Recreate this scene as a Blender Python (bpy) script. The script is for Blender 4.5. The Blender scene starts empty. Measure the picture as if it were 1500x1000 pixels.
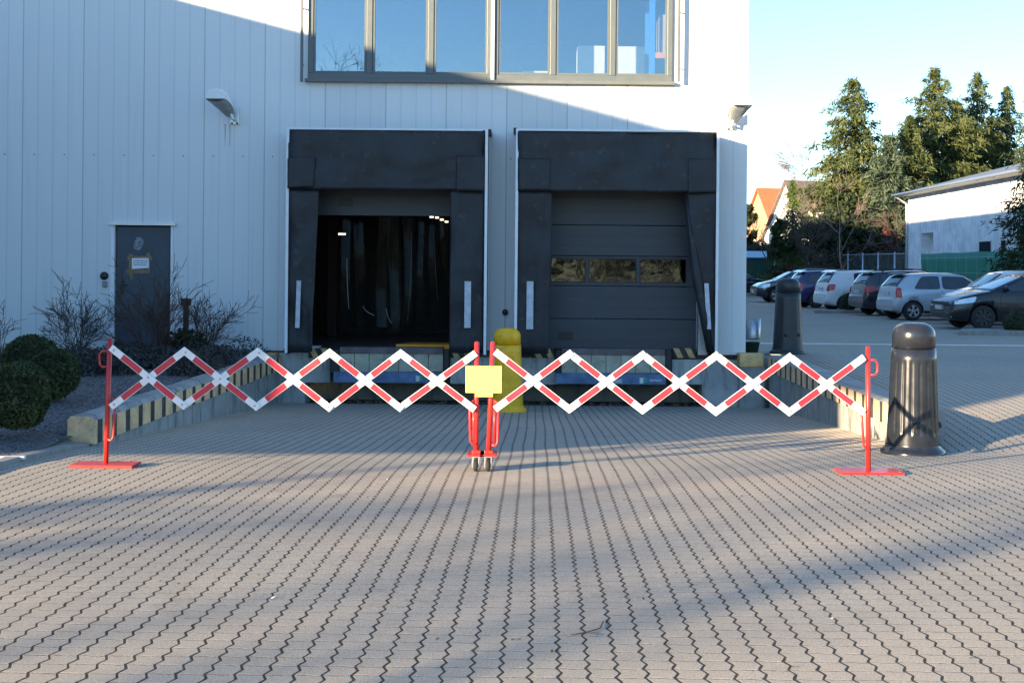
import bpy, bmesh, math, random
from mathutils import Vector, Matrix, Euler, noise as mnoise
R = math.radians
PI = math.pi
rnd = random.Random(7)
scene = bpy.context.scene
COL = scene.collection

# ------------------------------------------------------------------ camera maths
FPX, CX, CY, HC, ROLL = 1900.0, 787.0, 392.0, 1.56, 0.009
_c, _s = math.cos(ROLL), math.sin(ROLL)
def P(px, py, Y):
    dx, dy = px - CX, CY - py
    return Vector(((dx*_c - dy*_s)*Y/FPX, Y, HC + (dx*_s + dy*_c)*Y/FPX))
def PX(px, Y, py=400): return P(px, py, Y).x
def PZ(px, py, Y): return P(px, py, Y).z

def interp(pts, v):
    if v <= pts[0][0]: return pts[0][1]
    for (a, za), (b, zb) in zip(pts, pts[1:]):
        if v <= b: return za + (zb-za)*(v-a)/(b-a)
    return pts[-1][1]
RAMP = [(0,0),(6,0),(7.7,-.035),(10.7,-.11),(12.2,-.2),(12.7,-.235),(22,-.77),(26,-.95)]
OUT = [(0,0),(6,0),(7.7,-.035),(10.7,-.11),(12.2,-.2),(13,-.25),(15,-.08),(18,.04),(22,.13),(28,.08),(60,.05),(3000,.05)]
LEFT = [(0,0),(6,0),(7.7,-.035),(10.7,-.11),(12.2,-.17),(13,-.15),(15,-.08),(22,.04),(3000,.04)]
def gz(x, y):
    if x < -4.45: return interp(LEFT, y)
    if x > 4.05: return interp(OUT, y)
    return interp(RAMP, y)

# ------------------------------------------------------------------ mesh helpers
class MB:
    def __init__(self): self.v=[]; self.f=[]; self.m=[]; self.sm=[]
    def add(self, vs, fs, mi=0, smooth=False):
        n=len(self.v); self.v += [Vector(p) for p in vs]
        for f in fs:
            self.f.append([n+i for i in f]); self.m.append(mi); self.sm.append(smooth)
        return self
    def box(self, x0,x1,y0,y1,z0,z1, mi=0):
        vs=[(x,y,z) for z in (z0,z1) for y in (y0,y1) for x in (x0,x1)]
        return self.add(vs,[(0,2,3,1),(4,5,7,6),(0,1,5,4),(2,6,7,3),(0,4,6,2),(1,3,7,5)],mi)
    def obox(self, c, ax, ay, az, mi=0):
        """box from centre and three half-axis vectors"""
        c=Vector(c); ax=Vector(ax); ay=Vector(ay); az=Vector(az)
        vs=[c+ax*i+ay*j+az*k for k in (-1,1) for j in (-1,1) for i in (-1,1)]
        return self.add(vs,[(0,2,3,1),(4,5,7,6),(0,1,5,4),(2,6,7,3),(0,4,6,2),(1,3,7,5)],mi)
    def prism(self, poly, d, mi=0):
        """poly: 3D loop, extruded by vector d"""
        d=Vector(d); n=len(poly); a=[Vector(p) for p in poly]; b=[p+d for p in a]
        fs=[list(range(n))[::-1], list(range(n,2*n))]+[(i,(i+1)%n,n+(i+1)%n,n+i) for i in range(n)]
        return self.add(a+b,fs,mi)
    def tube(self, pts, r, seg=8, mi=0, smooth=True, cap=True):
        pts=[Vector(p) for p in pts]; n=len(pts)
        rs = r if isinstance(r,(list,tuple)) else [r]*n
        vs=[]; prev=None
        for i,p in enumerate(pts):
            t=(pts[min(i+1,n-1)]-pts[max(i-1,0)])
            t = t.normalized() if t.length>1e-9 else Vector((0,0,1))
            if prev is None:
                a = t.orthogonal().normalized()
            else:
                a = prev - t*prev.dot(t)
                a = a.normalized() if a.length>1e-6 else t.orthogonal().normalized()
            prev=a; b=t.cross(a)
            for k in range(seg):
                an=2*PI*k/seg; vs.append(p+(a*math.cos(an)+b*math.sin(an))*rs[i])
        fs=[(i*seg+k,i*seg+(k+1)%seg,(i+1)*seg+(k+1)%seg,(i+1)*seg+k) for i in range(n-1) for k in range(seg)]
        self.add(vs,fs,mi,smooth)
        if cap:
            self.add([vs[k] for k in range(seg)],[list(range(seg))[::-1]],mi)
            self.add([vs[(n-1)*seg+k] for k in range(seg)],[list(range(seg))],mi)
        return self
    def lathe(self, prof, seg=32, c=(0,0,0), mi=0, axis='z', mod=None, smooth=True):
        c=Vector(c); vs=[]
        for (r,z) in prof:
            for k in range(seg):
                a=2*PI*k/seg; rr = r*(mod(a,z) if mod else 1)
                if axis=='z': p=Vector((rr*math.cos(a),rr*math.sin(a),z))
                elif axis=='y': p=Vector((rr*math.cos(a),z,rr*math.sin(a)))
                else: p=Vector((z,rr*math.cos(a),rr*math.sin(a)))
                vs.append(c+p)
        n=len(prof)
        fs=[(i*seg+k,i*seg+(k+1)%seg,(i+1)*seg+(k+1)%seg,(i+1)*seg+k) for i in range(n-1) for k in range(seg)]
        return self.add(vs,fs,mi,smooth)
    def ellip(self, c, rx, ry, rz, seg=16, rings=10, mi=0):
        prof=[(math.sin(PI*i/rings), -math.cos(PI*i/rings)) for i in range(rings+1)]
        vs=[]; c=Vector(c)
        for (r,z) in prof:
            for k in range(seg):
                a=2*PI*k/seg; vs.append(c+Vector((r*rx*math.cos(a),r*ry*math.sin(a),z*rz)))
        fs=[(i*seg+k,i*seg+(k+1)%seg,(i+1)*seg+(k+1)%seg,(i+1)*seg+k) for i in range(rings) for k in range(seg)]
        return self.add(vs,fs,mi,True)
    def build(self, name, mats, parent=None, bevel=0, fix=True, bseg=2, autosm=None):
        me=bpy.data.meshes.new(name)
        off=Vector((0,0,0)); p=parent
        while p is not None: off+=p.location; p=p.parent
        me.from_pydata([v-off for v in self.v],[],self.f)
        if not isinstance(mats,(list,tuple)): mats=[mats]
        for m in mats: me.materials.append(m)
        me.polygons.foreach_set('material_index',self.m)
        me.polygons.foreach_set('use_smooth',self.sm)
        if fix:
            bm=bmesh.new(); bm.from_mesh(me)
            bmesh.ops.remove_doubles(bm,verts=bm.verts,dist=1e-5)
            bmesh.ops.recalc_face_normals(bm,faces=bm.faces)
            bm.to_mesh(me); bm.free()
        me.update()
        o=bpy.data.objects.new(name,me); COL.objects.link(o)
        if parent is not None: o.parent=parent
        if bevel:
            b=o.modifiers.new('bevel','BEVEL'); b.width=bevel; b.segments=bseg; b.limit_method='ANGLE'; b.angle_limit=R(40)
        return o

def tag(o, label=None, cat=None, group=None, kind=None):
    if label: o['label']=label
    if cat: o['category']=cat
    if group: o['group']=group
    if kind: o['kind']=kind
    return o
def thing(name, label, cat, loc=(0,0,0), group=None):
    o=bpy.data.objects.new(name,None); COL.objects.link(o); o.empty_display_size=.2
    o.location=loc
    return tag(o,label,cat,group)
def copy_tree(o, parent=None):
    c=o.copy(); COL.objects.link(c)
    if parent is not None: c.parent=parent
    for ch in list(o.children): copy_tree(ch,c)
    return c

# ------------------------------------------------------------------ materials
def newmat(name):
    m=bpy.data.materials.new(name); m.use_nodes=True
    nt=m.node_tree; b=nt.nodes['Principled BSDF']
    return m,nt,b
class NT:
    """tiny shader-math helper"""
    def __init__(s,nt): s.nt=nt
    def n(s,t,**k):
        nd=s.nt.nodes.new(t)
        for a,v in k.items(): setattr(nd,a,v)
        return nd
    def lk(s,a,b): s.nt.links.new(a,b)
    def val(s,sock,v):
        if hasattr(v,'is_output') or isinstance(v,bpy.types.NodeSocket): s.lk(v,sock)
        else: sock.default_value=v
    def math(s,op,a,b=0.0,c=None,clamp=False):
        nd=s.n('ShaderNodeMath',operation=op); nd.use_clamp=clamp
        s.val(nd.inputs[0],a); s.val(nd.inputs[1],b)
        if c is not None: s.val(nd.inputs[2],c)
        return nd.outputs[0]
    def ramp(s,v,a,b,lo=0.0,hi=1.0):
        nd=s.n('ShaderNodeMapRange'); nd.interpolation_type='SMOOTHSTEP'
        s.val(nd.inputs['Value'],v); s.val(nd.inputs['From Min'],a); s.val(nd.inputs['From Max'],b)
        s.val(nd.inputs['To Min'],lo); s.val(nd.inputs['To Max'],hi); return nd.outputs['Result']
    def mix(s,f,a,b,mode='MIX'):
        nd=s.n('ShaderNodeMix'); nd.data_type='RGBA'; nd.blend_type=mode
        s.val(nd.inputs[0],f)
        for sk,v in ((nd.inputs[6],a),(nd.inputs[7],b)):
            if isinstance(v,bpy.types.NodeSocket): s.lk(v,sk)
            else: sk.default_value=(v[0],v[1],v[2],1)
        return nd.outputs[2]
    def coord(s,scale=None):
        tc=s.n('ShaderNodeTexCoord'); o=tc.outputs['Object']
        if scale:
            mp=s.n('ShaderNodeMapping'); mp.inputs['Scale'].default_value=scale; s.lk(o,mp.inputs['Vector']); o=mp.outputs[0]
        return o
    def noise(s,vec,scale,detail=4,rough=.55,out='Fac'):
        nd=s.n('ShaderNodeTexNoise'); s.lk(vec,nd.inputs['Vector'])
        nd.inputs['Scale'].default_value=scale; nd.inputs['Detail'].default_value=detail; nd.inputs['Roughness'].default_value=rough
        return nd.outputs[out]
    def bump(s,h,strength=.3,dist=.01,normal=None):
        nd=s.n('ShaderNodeBump'); nd.inputs['Strength'].default_value=strength; nd.inputs['Distance'].default_value=dist
        s.lk(h,nd.inputs['Height'])
        if normal is not None: s.lk(normal,nd.inputs['Normal'])
        return nd.outputs[0]

def M(name, col, rough=.6, metal=0, var=.12, vscale=6, bump=0, bscale=60, spec=None, stretch=None, coat=0, dirt=None):
    m,nt,b=newmat(name); k=NT(nt)
    co=k.coord(stretch)
    n1=k.noise(co,vscale,5,.6)
    f=k.ramp(n1,.3,.7)
    c=k.mix(f,[x*(1-var) for x in col],[min(1,x*(1+var)) for x in col])
    if dirt:
        n2=k.noise(co,vscale*2.7,6,.65); c=k.mix(k.ramp(n2,.56,.72,0,dirt[1]),c,dirt[0])
    k.lk(c,b.inputs['Base Color'])
    b.inputs['Roughness'].default_value=rough; b.inputs['Metallic'].default_value=metal
    rr=k.ramp(n1,.2,.8,max(0,rough-.06),min(1,rough+.06)); k.lk(rr,b.inputs['Roughness'])
    if spec is not None: b.inputs['Specular IOR Level'].default_value=spec
    if coat: b.inputs['Coat Weight'].default_value=coat; b.inputs['Coat Roughness'].default_value=.06
    if bump:
        n3=k.noise(co,bscale,4,.6); k.lk(k.bump(n3,bump,.01),b.inputs['Normal'])
    return m

def mat_paving():
    m,nt,b=newmat('zigzag_pavers'); k=NT(nt)
    co=k.coord(); sp=k.n('ShaderNodeSeparateXYZ'); k.lk(co,sp.inputs[0])
    x,y=sp.outputs[0],sp.outputs[1]
    s=.1125; per=.1125
    # slow wander of the laying lines
    wob=k.noise(co,.35,2,.5); x=k.math('ADD',x,k.math('MULTIPLY',k.math('SUBTRACT',wob,.5),.05))
    jn0=k.noise(co,16,2,.5); y=k.math('ADD',y,k.math('MULTIPLY',k.math('SUBTRACT',k.noise(co,5,3,.6),.5),.02))
    tri=k.math('ABSOLUTE',k.math('SUBTRACT',k.math('FRACT',k.math('DIVIDE',y,per)),.5))
    u=k.math('ADD',k.math('DIVIDE',x,s),k.math('MULTIPLY',tri,k.math('ADD',.22,k.math('MULTIPLY',jn0,.26))))
    fu=k.math('FRACT',u); col=k.math('FLOOR',u)
    d=k.math('MULTIPLY',k.math('MINIMUM',fu,k.math('SUBTRACT',1.0,fu)),s)
    jn=k.noise(co,9,3,.6)
    wj=k.math('ADD',.0014,k.math('MULTIPLY',jn,.0088))
    j1=k.math('SUBTRACT',1.0,k.ramp(d,k.math('MULTIPLY',wj,.55),k.math('MULTIPLY',wj,1.25)))
    v=k.math('ADD',k.math('DIVIDE',y,.225),k.math('MULTIPLY',k.math('FRACT',k.math('MULTIPLY',col,.5)),1.0))
    v=k.math('ADD',v,k.math('ADD',k.math('MULTIPLY',fu,.05),k.math('MULTIPLY',k.math('SUBTRACT',k.noise(co,30,3,.65),.5),.09)))
    fv=k.math('FRACT',v); row=k.math('FLOOR',v)
    d2=k.math('MULTIPLY',k.math('MINIMUM',fv,k.math('SUBTRACT',1.0,fv)),.225)
    brk=k.ramp(k.noise(co,22,3,.7),.38,.6); j2=k.math('MULTIPLY',k.math('SUBTRACT',1.0,k.ramp(d2,.002,.0075)),k.math('ADD',.35,k.math('MULTIPLY',brk,.65)))
    fv2=k.math('FRACT',k.math('ADD',v,.5))
    d3=k.math('MULTIPLY',k.math('MINIMUM',fv2,k.math('SUBTRACT',1.0,fv2)),.225)
    j3=k.math('MULTIPLY',k.math('SUBTRACT',1.0,k.ramp(d3,.0018,.0068)),k.math('ADD',.3,k.math('MULTIPLY',brk,.6)))
    j2=k.math('MULTIPLY',k.math('MAXIMUM',j2,j3),.95)
    cb=k.n('ShaderNodeCombineXYZ'); k.lk(col,cb.inputs[0]); k.lk(row,cb.inputs[1])
    wn=k.n('ShaderNodeTexWhiteNoise'); wn.noise_dimensions='2D'; k.lk(cb.outputs[0],wn.inputs['Vector'])
    stone=k.mix(wn.outputs['Value'],(.46,.395,.315),(.50,.43,.343))
    grain=k.noise(co,105,5,.75); stone=k.mix(k.ramp(grain,.40,.62,0,.9),stone,(.27,.24,.19))
    gr2=k.noise(co,170,3,.75); stone=k.mix(k.ramp(gr2,.55,.66,0,.85),stone,(.66,.59,.47))
    big=k.noise(co,.5,5,.6); stone=k.mix(k.ramp(big,.35,.7,0,.45),stone,(.32,.275,.22))
    st=k.noise(co,2.2,6,.7); stone=k.mix(k.ramp(st,.55,.72,0,.42),stone,(.23,.2,.155))
    moss=k.noise(co,3.0,4,.6); jc=k.mix(k.ramp(moss,.4,.65),(.035,.031,.028),(.065,.056,.04))
    lit=k.math('SUBTRACT',k.ramp(d2,.004,.006),k.ramp(d2,.010,.016)); stone=k.mix(k.math('MULTIPLY',k.math('MULTIPLY',lit,brk),.55),stone,(.68,.57,.44)); c=k.mix(j2,stone,(.16,.135,.11)); c=k.mix(j1,c,jc)  # pale line beside cross joints paints in their sunlit edge
    k.lk(c,b.inputs['Base Color']); b.inputs['Roughness'].default_value=.9; b.inputs['Specular IOR Level'].default_value=.3
    h=k.math('SUBTRACT',1.0,k.math('MAXIMUM',j1,k.math('MULTIPLY',j2,.6)))
    h=k.math('ADD',h,k.math('MULTIPLY',grain,.4)); h=k.math('ADD',h,k.math('MULTIPLY',wn.outputs['Value'],.2))
    k.lk(k.bump(h,.9,.009),b.inputs['Normal'])
    return m

def mat_cladding():
    m,nt,b=newmat('panel_cladding'); k=NT(nt)
    co=k.coord(); sp=k.n('ShaderNodeSeparateXYZ'); k.lk(co,sp.inputs[0]); x,z=sp.outputs[0],sp.outputs[2]
    def line(p,off,w):
        f=k.math('FRACT',k.math('DIVIDE',k.math('ADD',x,off),p))
        d=k.math('MULTIPLY',k.math('MINIMUM',f,k.math('SUBTRACT',1.0,f)),p)
        return k.math('SUBTRACT',1.0,k.ramp(d,w*.4,w))
    big=line(1.026,.19,.008); sm=line(.2565,.19,.016)
    cb=k.n('ShaderNodeCombineXYZ'); k.lk(x,cb.inputs[0]); k.lk(k.math('MULTIPLY',z,.06),cb.inputs[2])
    st=k.noise(cb.outputs[0],7,5,.65)
    pan=k.math('FLOOR',k.math('DIVIDE',k.math('ADD',x,.19),1.026))
    wn=k.n('ShaderNodeTexWhiteNoise'); wn.noise_dimensions='1D'; k.lk(pan,wn.inputs['W'])
    c=k.mix(wn.outputs['Value'],(.70,.71,.70),(.76,.77,.76))
    c=k.mix(k.ramp(st,.5,.75,0,.22),c,(.52,.53,.53))
    c=k.mix(k.math('MULTIPLY',big,.5),c,(.14,.14,.14)); c=k.mix(k.math('MULTIPLY',sm,.2),c,(.34,.35,.36))
    k.lk(c,b.inputs['Base Color']); b.inputs['Roughness'].default_value=.5; b.inputs['Specular IOR Level'].default_value=.35
    n1=k.noise(co,1.2,2,.5)
    h=k.math('SUBTRACT',k.math('MULTIPLY',n1,.4),k.math('ADD',big,k.math('MULTIPLY',sm,.5)))
    k.lk(k.bump(h,.35,.006),b.inputs['Normal'])
    return m

def mat_concrete(name, base=(.33,.33,.31), dark=(.12,.12,.11)):
    m,nt,b=newmat(name); k=NT(nt); co=k.coord()
    n1=k.noise(co,1.6,6,.65); c=k.mix(k.ramp(n1,.35,.65),[x*.85 for x in base],[x*1.12 for x in base])
    sp=k.n('ShaderNodeSeparateXYZ'); k.lk(co,sp.inputs[0])
    cb=k.n('ShaderNodeCombineXYZ'); k.lk(k.math('ADD',sp.outputs[0],sp.outputs[1]),cb.inputs[0]); k.lk(k.math('MULTIPLY',sp.outputs[2],.18),cb.inputs[2])
    st=k.noise(cb.outputs[0],6,6,.7); c=k.mix(k.ramp(st,.48,.68,0,.75),c,dark)
    n2=k.noise(co,45,4,.7); c=k.mix(k.ramp(n2,.6,.75,0,.35),c,dark)
    k.lk(c,b.inputs['Base Color']); b.inputs['Roughness'].default_value=.9; b.inputs['Specular IOR Level'].default_value=.25
    k.lk(k.bump(n2,.35,.01),b.inputs['Normal']); return m

def mat_stripes(name, axis, period, duty, lean=0, yellow=(.74,.50,.22), black=(.03,.03,.03), off=0):
    m,nt,b=newmat(name); k=NT(nt); co=k.coord()
    sp=k.n('ShaderNodeSeparateXYZ'); k.lk(co,sp.inputs[0])
    a=sp.outputs[axis]
    a=k.math('ADD',a,k.math('MULTIPLY',sp.outputs[2],lean)); a=k.math('ADD',a,off)
    f=k.math('FRACT',k.math('DIVIDE',a,period))
    ed=k.noise(co,14,3,.6); f2=k.math('ADD',f,k.math('MULTIPLY',k.math('SUBTRACT',ed,.5),.06))
    msk=k.ramp(f2,duty-.02,duty+.02)
    n1=k.noise(co,5,6,.7); y=k.mix(k.ramp(n1,.35,.7),yellow,[x*.62 for x in yellow]); y=k.mix(k.ramp(k.noise(co,17,6,.75),.56,.7,0,.6),y,(.2,.19,.17))
    bl=k.mix(k.ramp(n1,.4,.7),black,(.07,.07,.068))
    c=k.mix(msk,y,bl); k.lk(c,b.inputs['Base Color']); b.inputs['Roughness'].default_value=.8
    k.lk(k.bump(k.noise(co,50,4,.7),.3,.008),b.inputs['Normal'])
    return m

def mat_gravel():
    m,nt,b=newmat('grey_gravel'); k=NT(nt); co=k.coord()
    vo=k.n('ShaderNodeTexVoronoi'); vo.inputs['Scale'].default_value=42; k.lk(co,vo.inputs['Vector'])
    sp=k.n('ShaderNodeSeparateColor'); k.lk(vo.outputs['Color'],sp.inputs[0])
    c=k.mix(sp.outputs[0],(.06,.062,.066),(.34,.34,.34)); c=k.mix(k.ramp(vo.outputs['Distance'],.3,.75,0,.85),c,(.02,.02,.02))
    n=k.noise(co,1.4,4,.6); c=k.mix(k.ramp(n,.5,.75,0,.5),c,(.07,.06,.045))
    k.lk(c,b.inputs['Base Color']); b.inputs['Roughness'].default_value=.9
    h=k.math('SUBTRACT',1.0,vo.outputs['Distance']); k.lk(k.bump(h,.9,.025),b.inputs['Normal']); return m

def mat_foliage(name, lo, hi, tip=None, scale=1.6):
    m,nt,b=newmat(name); k=NT(nt); co=k.coord()
    n1=k.noise(co,scale,3,.6); c=k.mix(k.ramp(n1,.36,.64),lo,hi)
    n2=k.noise(co,scale*9,3,.7)
    c=k.mix(k.ramp(n2,.5,.75,0,.7),c,tip or [x*1.5 for x in hi])
    k.lk(c,b.inputs['Base Color']); b.inputs['Roughness'].default_value=.75; b.inputs['Specular IOR Level'].default_value=.2
    return m

def mat_glass(name, refl=.3, tint=(.75,.82,.85), rough=.01, wav=.0, trans=1.0, fres=.6):
    m=bpy.data.materials.new(name); m.use_nodes=True; nt=m.node_tree; nt.nodes.clear(); k=NT(nt)
    out=k.n('ShaderNodeOutputMaterial'); mx=k.n('ShaderNodeMixShader'); tr=k.n('ShaderNodeBsdfTransparent'); gl=k.n('ShaderNodeBsdfGlossy')
    tr.inputs[0].default_value=(tint[0]*trans,tint[1]*trans,tint[2]*trans,1); gl.inputs['Roughness'].default_value=rough
    gl.inputs['Color'].default_value=(.86,.93,1,1)
    lw=k.n('ShaderNodeLayerWeight'); lw.inputs[0].default_value=.25
    f=k.math('ADD',refl,k.math('MULTIPLY',lw.outputs['Fresnel'],fres),clamp=True); k.lk(f,mx.inputs[0])
    k.lk(tr.outputs[0],mx.inputs[1]); k.lk(gl.outputs[0],mx.inputs[2]); k.lk(mx.outputs[0],out.inputs[0])
    if wav:
        co=k.coord(); k.lk(k.bump(k.noise(co,wav,2,.5),.25,.02),gl.inputs['Normal'])
    return m

paving=mat_paving(); cladding=mat_cladding(); gravel=mat_gravel()
concrete=mat_concrete('weathered_concrete'); concrete_lt=mat_concrete('dock_concrete',(.42,.42,.40),(.17,.17,.16))
white_trim=M('white_trim',(.78,.79,.8),.4,var=.05)
alu=M('aluminium',(.62,.64,.66),.35,.6,var=.08)
winframe=M('window_frame_paint',(.10,.117,.12),.45,var=.05)
winframe_dark=M('window_sill_paint',(.12,.13,.13),.5,var=.06)
rubber=M('black_tarpaulin',(.020,.022,.026),.52,var=.35,vscale=2.2,bump=.5,bscale=5,spec=.4,dirt=((.075,.075,.08),.5))
dockpanel=M('door_panel_grey',(.045,.050,.06),.5,var=.15,vscale=3,stretch=(.3,1,1))
doorblue=M('door_blue_grey',(.052,.066,.085),.5,var=.15,vscale=2)
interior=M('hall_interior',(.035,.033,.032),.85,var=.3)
hallfloor=M('hall_floor',(.10,.10,.105),.55,var=.25,vscale=1.5)
redp=M('red_paint',(.5,.028,.024),.38,var=.1,vscale=9,coat=.2)
redfoil=M('red_reflective_foil',(.60,.03,.05),.4,var=.06)
whitep=M('white_slat_paint',(.82,.82,.82),.4,var=.04,vscale=10)
yellowp=M('yellow_sheet',(.86,.74,.13),.45,var=.05)
yellowb=M('yellow_bollard_plastic',(.97,.47,.008),.42,var=.14,vscale=5,dirt=((.22,.06,.03),.5))
blackb=M('charcoal_bollard_metal',(.017,.020,.027),.22,.0,var=.2,vscale=5,spec=.5,dirt=((.05,.05,.05),.3))
blackb2=M('black_bollard_paint',(.028,.03,.034),.42,.2,var=.15,vscale=4)
steel=M('galvanised_steel',(.5,.52,.53),.4,.8,var=.15,vscale=20)
black=M('black_plastic',(.018,.018,.019),.5,var=.2)
tyre=M('tyre_rubber',(.016,.016,.017),.8,var=.2)
rust=M('rusty_iron',(.07,.035,.022),.85,var=.4,vscale=25,bump=.4)
beige=M('beige_leveller_plate',(.40,.375,.28),.6,var=.2,vscale=4,dirt=((.14,.13,.1),.7))
bluepaint=M('worn_blue_paint',(.10,.17,.30),.55,var=.3,vscale=5,dirt=((.12,.07,.05),.6))
lipsteel=M('worn_lip_steel',(.14,.11,.12),.55,.3,var=.35,vscale=6)
paper=M('white_paper',(.8,.8,.82),.7,var=.03); ink=M('ink',(.05,.05,.07),.7)
tape=M('brown_tape',(.22,.15,.07),.5,var=.2); ghost=M('scratched_paint',(.2,.23,.26),.7,var=.4,vscale=25)
bark=M('bark',(.075,.058,.045),.9,var=.35,vscale=8,bump=.5,bscale=30)
twig=M('twig_bark',(.085,.06,.045),.9,var=.3,vscale=12)
pinktwig=M('pale_twig',(.22,.15,.13),.9,var=.3,vscale=12)
spruce=mat_foliage('spruce_needles',(.030,.047,.016),(.088,.106,.036),(.155,.155,.052),.9)
spruce_b=mat_foliage('blue_spruce_needles',(.035,.055,.035),(.08,.11,.065),(.14,.16,.09))
dark_needle=mat_foliage('dark_needles',(.012,.022,.010),(.035,.05,.018),(.06,.07,.025))
thuja=mat_foliage('thuja_green',(.035,.065,.012),(.095,.13,.028))
boxleaf=mat_foliage('box_leaves',(.03,.046,.018),(.085,.10,.038),(.16,.165,.065),3)
hedge_m=mat_foliage('hedge_leaves',(.012,.02,.009),(.032,.042,.016),(.05,.055,.02))
bushred=mat_foliage('withered_leaves',(.05,.022,.016),(.11,.04,.028),(.18,.06,.04))
heather=mat_foliage('heather',(.035,.035,.033),(.085,.08,.075),(.13,.12,.11),5)
kerbmat=mat_concrete('kerb_concrete',(.27,.26,.24),(.16,.15,.14))
win_glass=mat_glass('window_glass',.15,(.88,.93,.95))
pvc=mat_glass('pvc_strip',.003,(.85,.85,.85),.12,3.0,fres=.22)

# ------------------------------------------------------------------ ground sheets
def sheet(name, xs, ys, zf, mat, dz=0):
    mb=MB(); nx=len(xs); vs=[(x,y,zf(x,y)+dz) for y in ys for x in xs]
    fs=[(j*nx+i,j*nx+i+1,(j+1)*nx+i+1,(j+1)*nx+i) for j in range(len(ys)-1) for i in range(nx-1)]
    mb.add(vs,fs,0,True)
    return mb.build(name,mat,fix=False)
ysn=[-60,-20,-5]+[i*.5 for i in range(0,44)]+[22.0]
xs=[-400,-100,-30,-12,-7,-4.6,-4.42]+[-3,-1.5,0,1.5,3]+[4.02,4.15,5,7,10,16,30,100,400]
yd=sheet('yard_paving',xs,ysn,gz,paving); tag(yd,kind='structure')
# behind the facade line: the car park to the right, reaching the horizon
xs2=[3.4,4.15,5,7,10,16,30,100,400,1500]; ys2=[22.0,24,26,28,32,40,50,60,80,120,300,900,2500]
cp=sheet('car_park_paving',xs2,ys2,lambda x,y:interp(OUT,y),paving); tag(cp,kind='structure')
# far ground left of the hall and beyond
lg=sheet('far_ground',[-1500,-400,-30],[22,100,900,2500],lambda x,y:.02,paving); tag(lg,kind='structure')
# ground below the dock
pit=sheet('dock_pit_floor',[-4.6,-2,0,2,4.1],[22.0,23,24.5],lambda x,y:interp(RAMP,y),M('pit_dirt',(.06,.05,.04),.95,var=.4,vscale=6,bump=.8,bscale=18)); tag(pit,kind='structure')
# gravel bed left
def gl(x,y): return gz(-5,y)+.02+.03*mnoise.noise(Vector((x*.7,y*.7,0)))
gb=sheet('gravel_bed',[-30,-22,-16,-12]+[-10+.4*i for i in range(14)]+[-4.55],[9.0+.5*i for i in range(27)],gl,gravel); tag(gb,kind='structure')
# pale strip of setts crossing the car park
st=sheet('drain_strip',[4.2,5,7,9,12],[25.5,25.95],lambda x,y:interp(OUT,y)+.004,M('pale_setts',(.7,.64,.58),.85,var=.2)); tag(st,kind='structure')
# kerb along the bed
mb=MB()
pts=[(-4.42,y) for y in (7.0,8.5,10,11,12,12.68)]
for (a,b) in zip(pts,pts[1:]):
    za,zb=gz(-4.3,a[1]),gz(-4.3,b[1])
    mb.add([(-4.5,a[1]+.004,za-.1),(-4.36,a[1]+.004,za-.1),(-4.36,b[1]-.004,zb-.1),(-4.5,b[1]-.004,zb-.1),
            (-4.5,a[1]+.004,za+.05),(-4.36,a[1]+.004,za+.05),(-4.36,b[1]-.004,zb+.05),(-4.5,b[1]-.004,zb+.05)],
           [(3,2,1,0),(4,5,6,7),(0,1,5,4),(1,2,6,5),(2,3,7,6),(3,0,4,7)])
tag(mb.build('bed_kerb',kerbmat,bevel=.01),kind='structure')

# ------------------------------------------------------------------ main warehouse
FY=22.0
ROOF=7.5
XR=PX(1094,FY,300)
WH=thing('warehouse','white panel-clad warehouse with two black loading docks and a grey door','warehouse',(XR-8,FY,.15))
zb=.15
# openings [x0,x1,z0,z1]
wx0,wx1=PX(452,FY,60),PX(985,FY,60); wz0=PZ(700,120,FY); wz1=7.1
d1=(PX(455,FY),PX(672,FY),zb,PZ(560,272,FY)); d2=(PX(796,FY),PX(1022,FY),zb,PZ(900,274,FY))
pd=(PX(168,FY),PX(250,FY),zb,PZ(208,330,FY))
openings=[(wx0,wx1,wz0,wz1),d1,d2,pd]
def wall_with_holes(x0,x1,z0,z1,y0,y1,holes):
    mb=MB(); xs=sorted({x0,x1}|{h[0] for h in holes}|{h[1] for h in holes}); zs=sorted({z0,z1}|{h[2] for h in holes}|{h[3] for h in holes})
    xs=[x for x in xs if x0<=x<=x1]; zs=[z for z in zs if z0<=z<=z1]
    inside=lambda x,z:any(h[0]<x<h[1] and h[2]<z<h[3] for h in holes)
    solid=lambda i,j: 0<=i<len(xs)-1 and 0<=j<len(zs)-1 and not inside((xs[i]+xs[i+1])/2,(zs[j]+zs[j+1])/2)
    for i in range(len(xs)-1):
        for j in range(len(zs)-1):
            if not solid(i,j): continue
            a,b_,c,d=xs[i],xs[i+1],zs[j],zs[j+1]
            mb.add([(a,y0,c),(b_,y0,c),(b_,y0,d),(a,y0,d)],[(0,1,2,3)])
            mb.add([(a,y1,c),(b_,y1,c),(b_,y1,d),(a,y1,d)],[(3,2,1,0)])
            if not solid(i-1,j): mb.add([(a,y0,c),(a,y1,c),(a,y1,d),(a,y0,d)],[(3,2,1,0)])
            if not solid(i+1,j): mb.add([(b_,y0,c),(b_,y1,c),(b_,y1,d),(b_,y0,d)],[(0,1,2,3)])
            if not solid(i,j-1): mb.add([(a,y0,c),(b_,y0,c),(b_,y1,c),(a,y1,c)],[(3,2,1,0)])
            if not solid(i,j+1): mb.add([(a,y0,d),(b_,y0,d),(b_,y1,d),(a,y1,d)],[(0,1,2,3)])
    return mb
mb=wall_with_holes(-26,XR,zb,ROOF,FY,FY+.14,openings)
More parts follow.
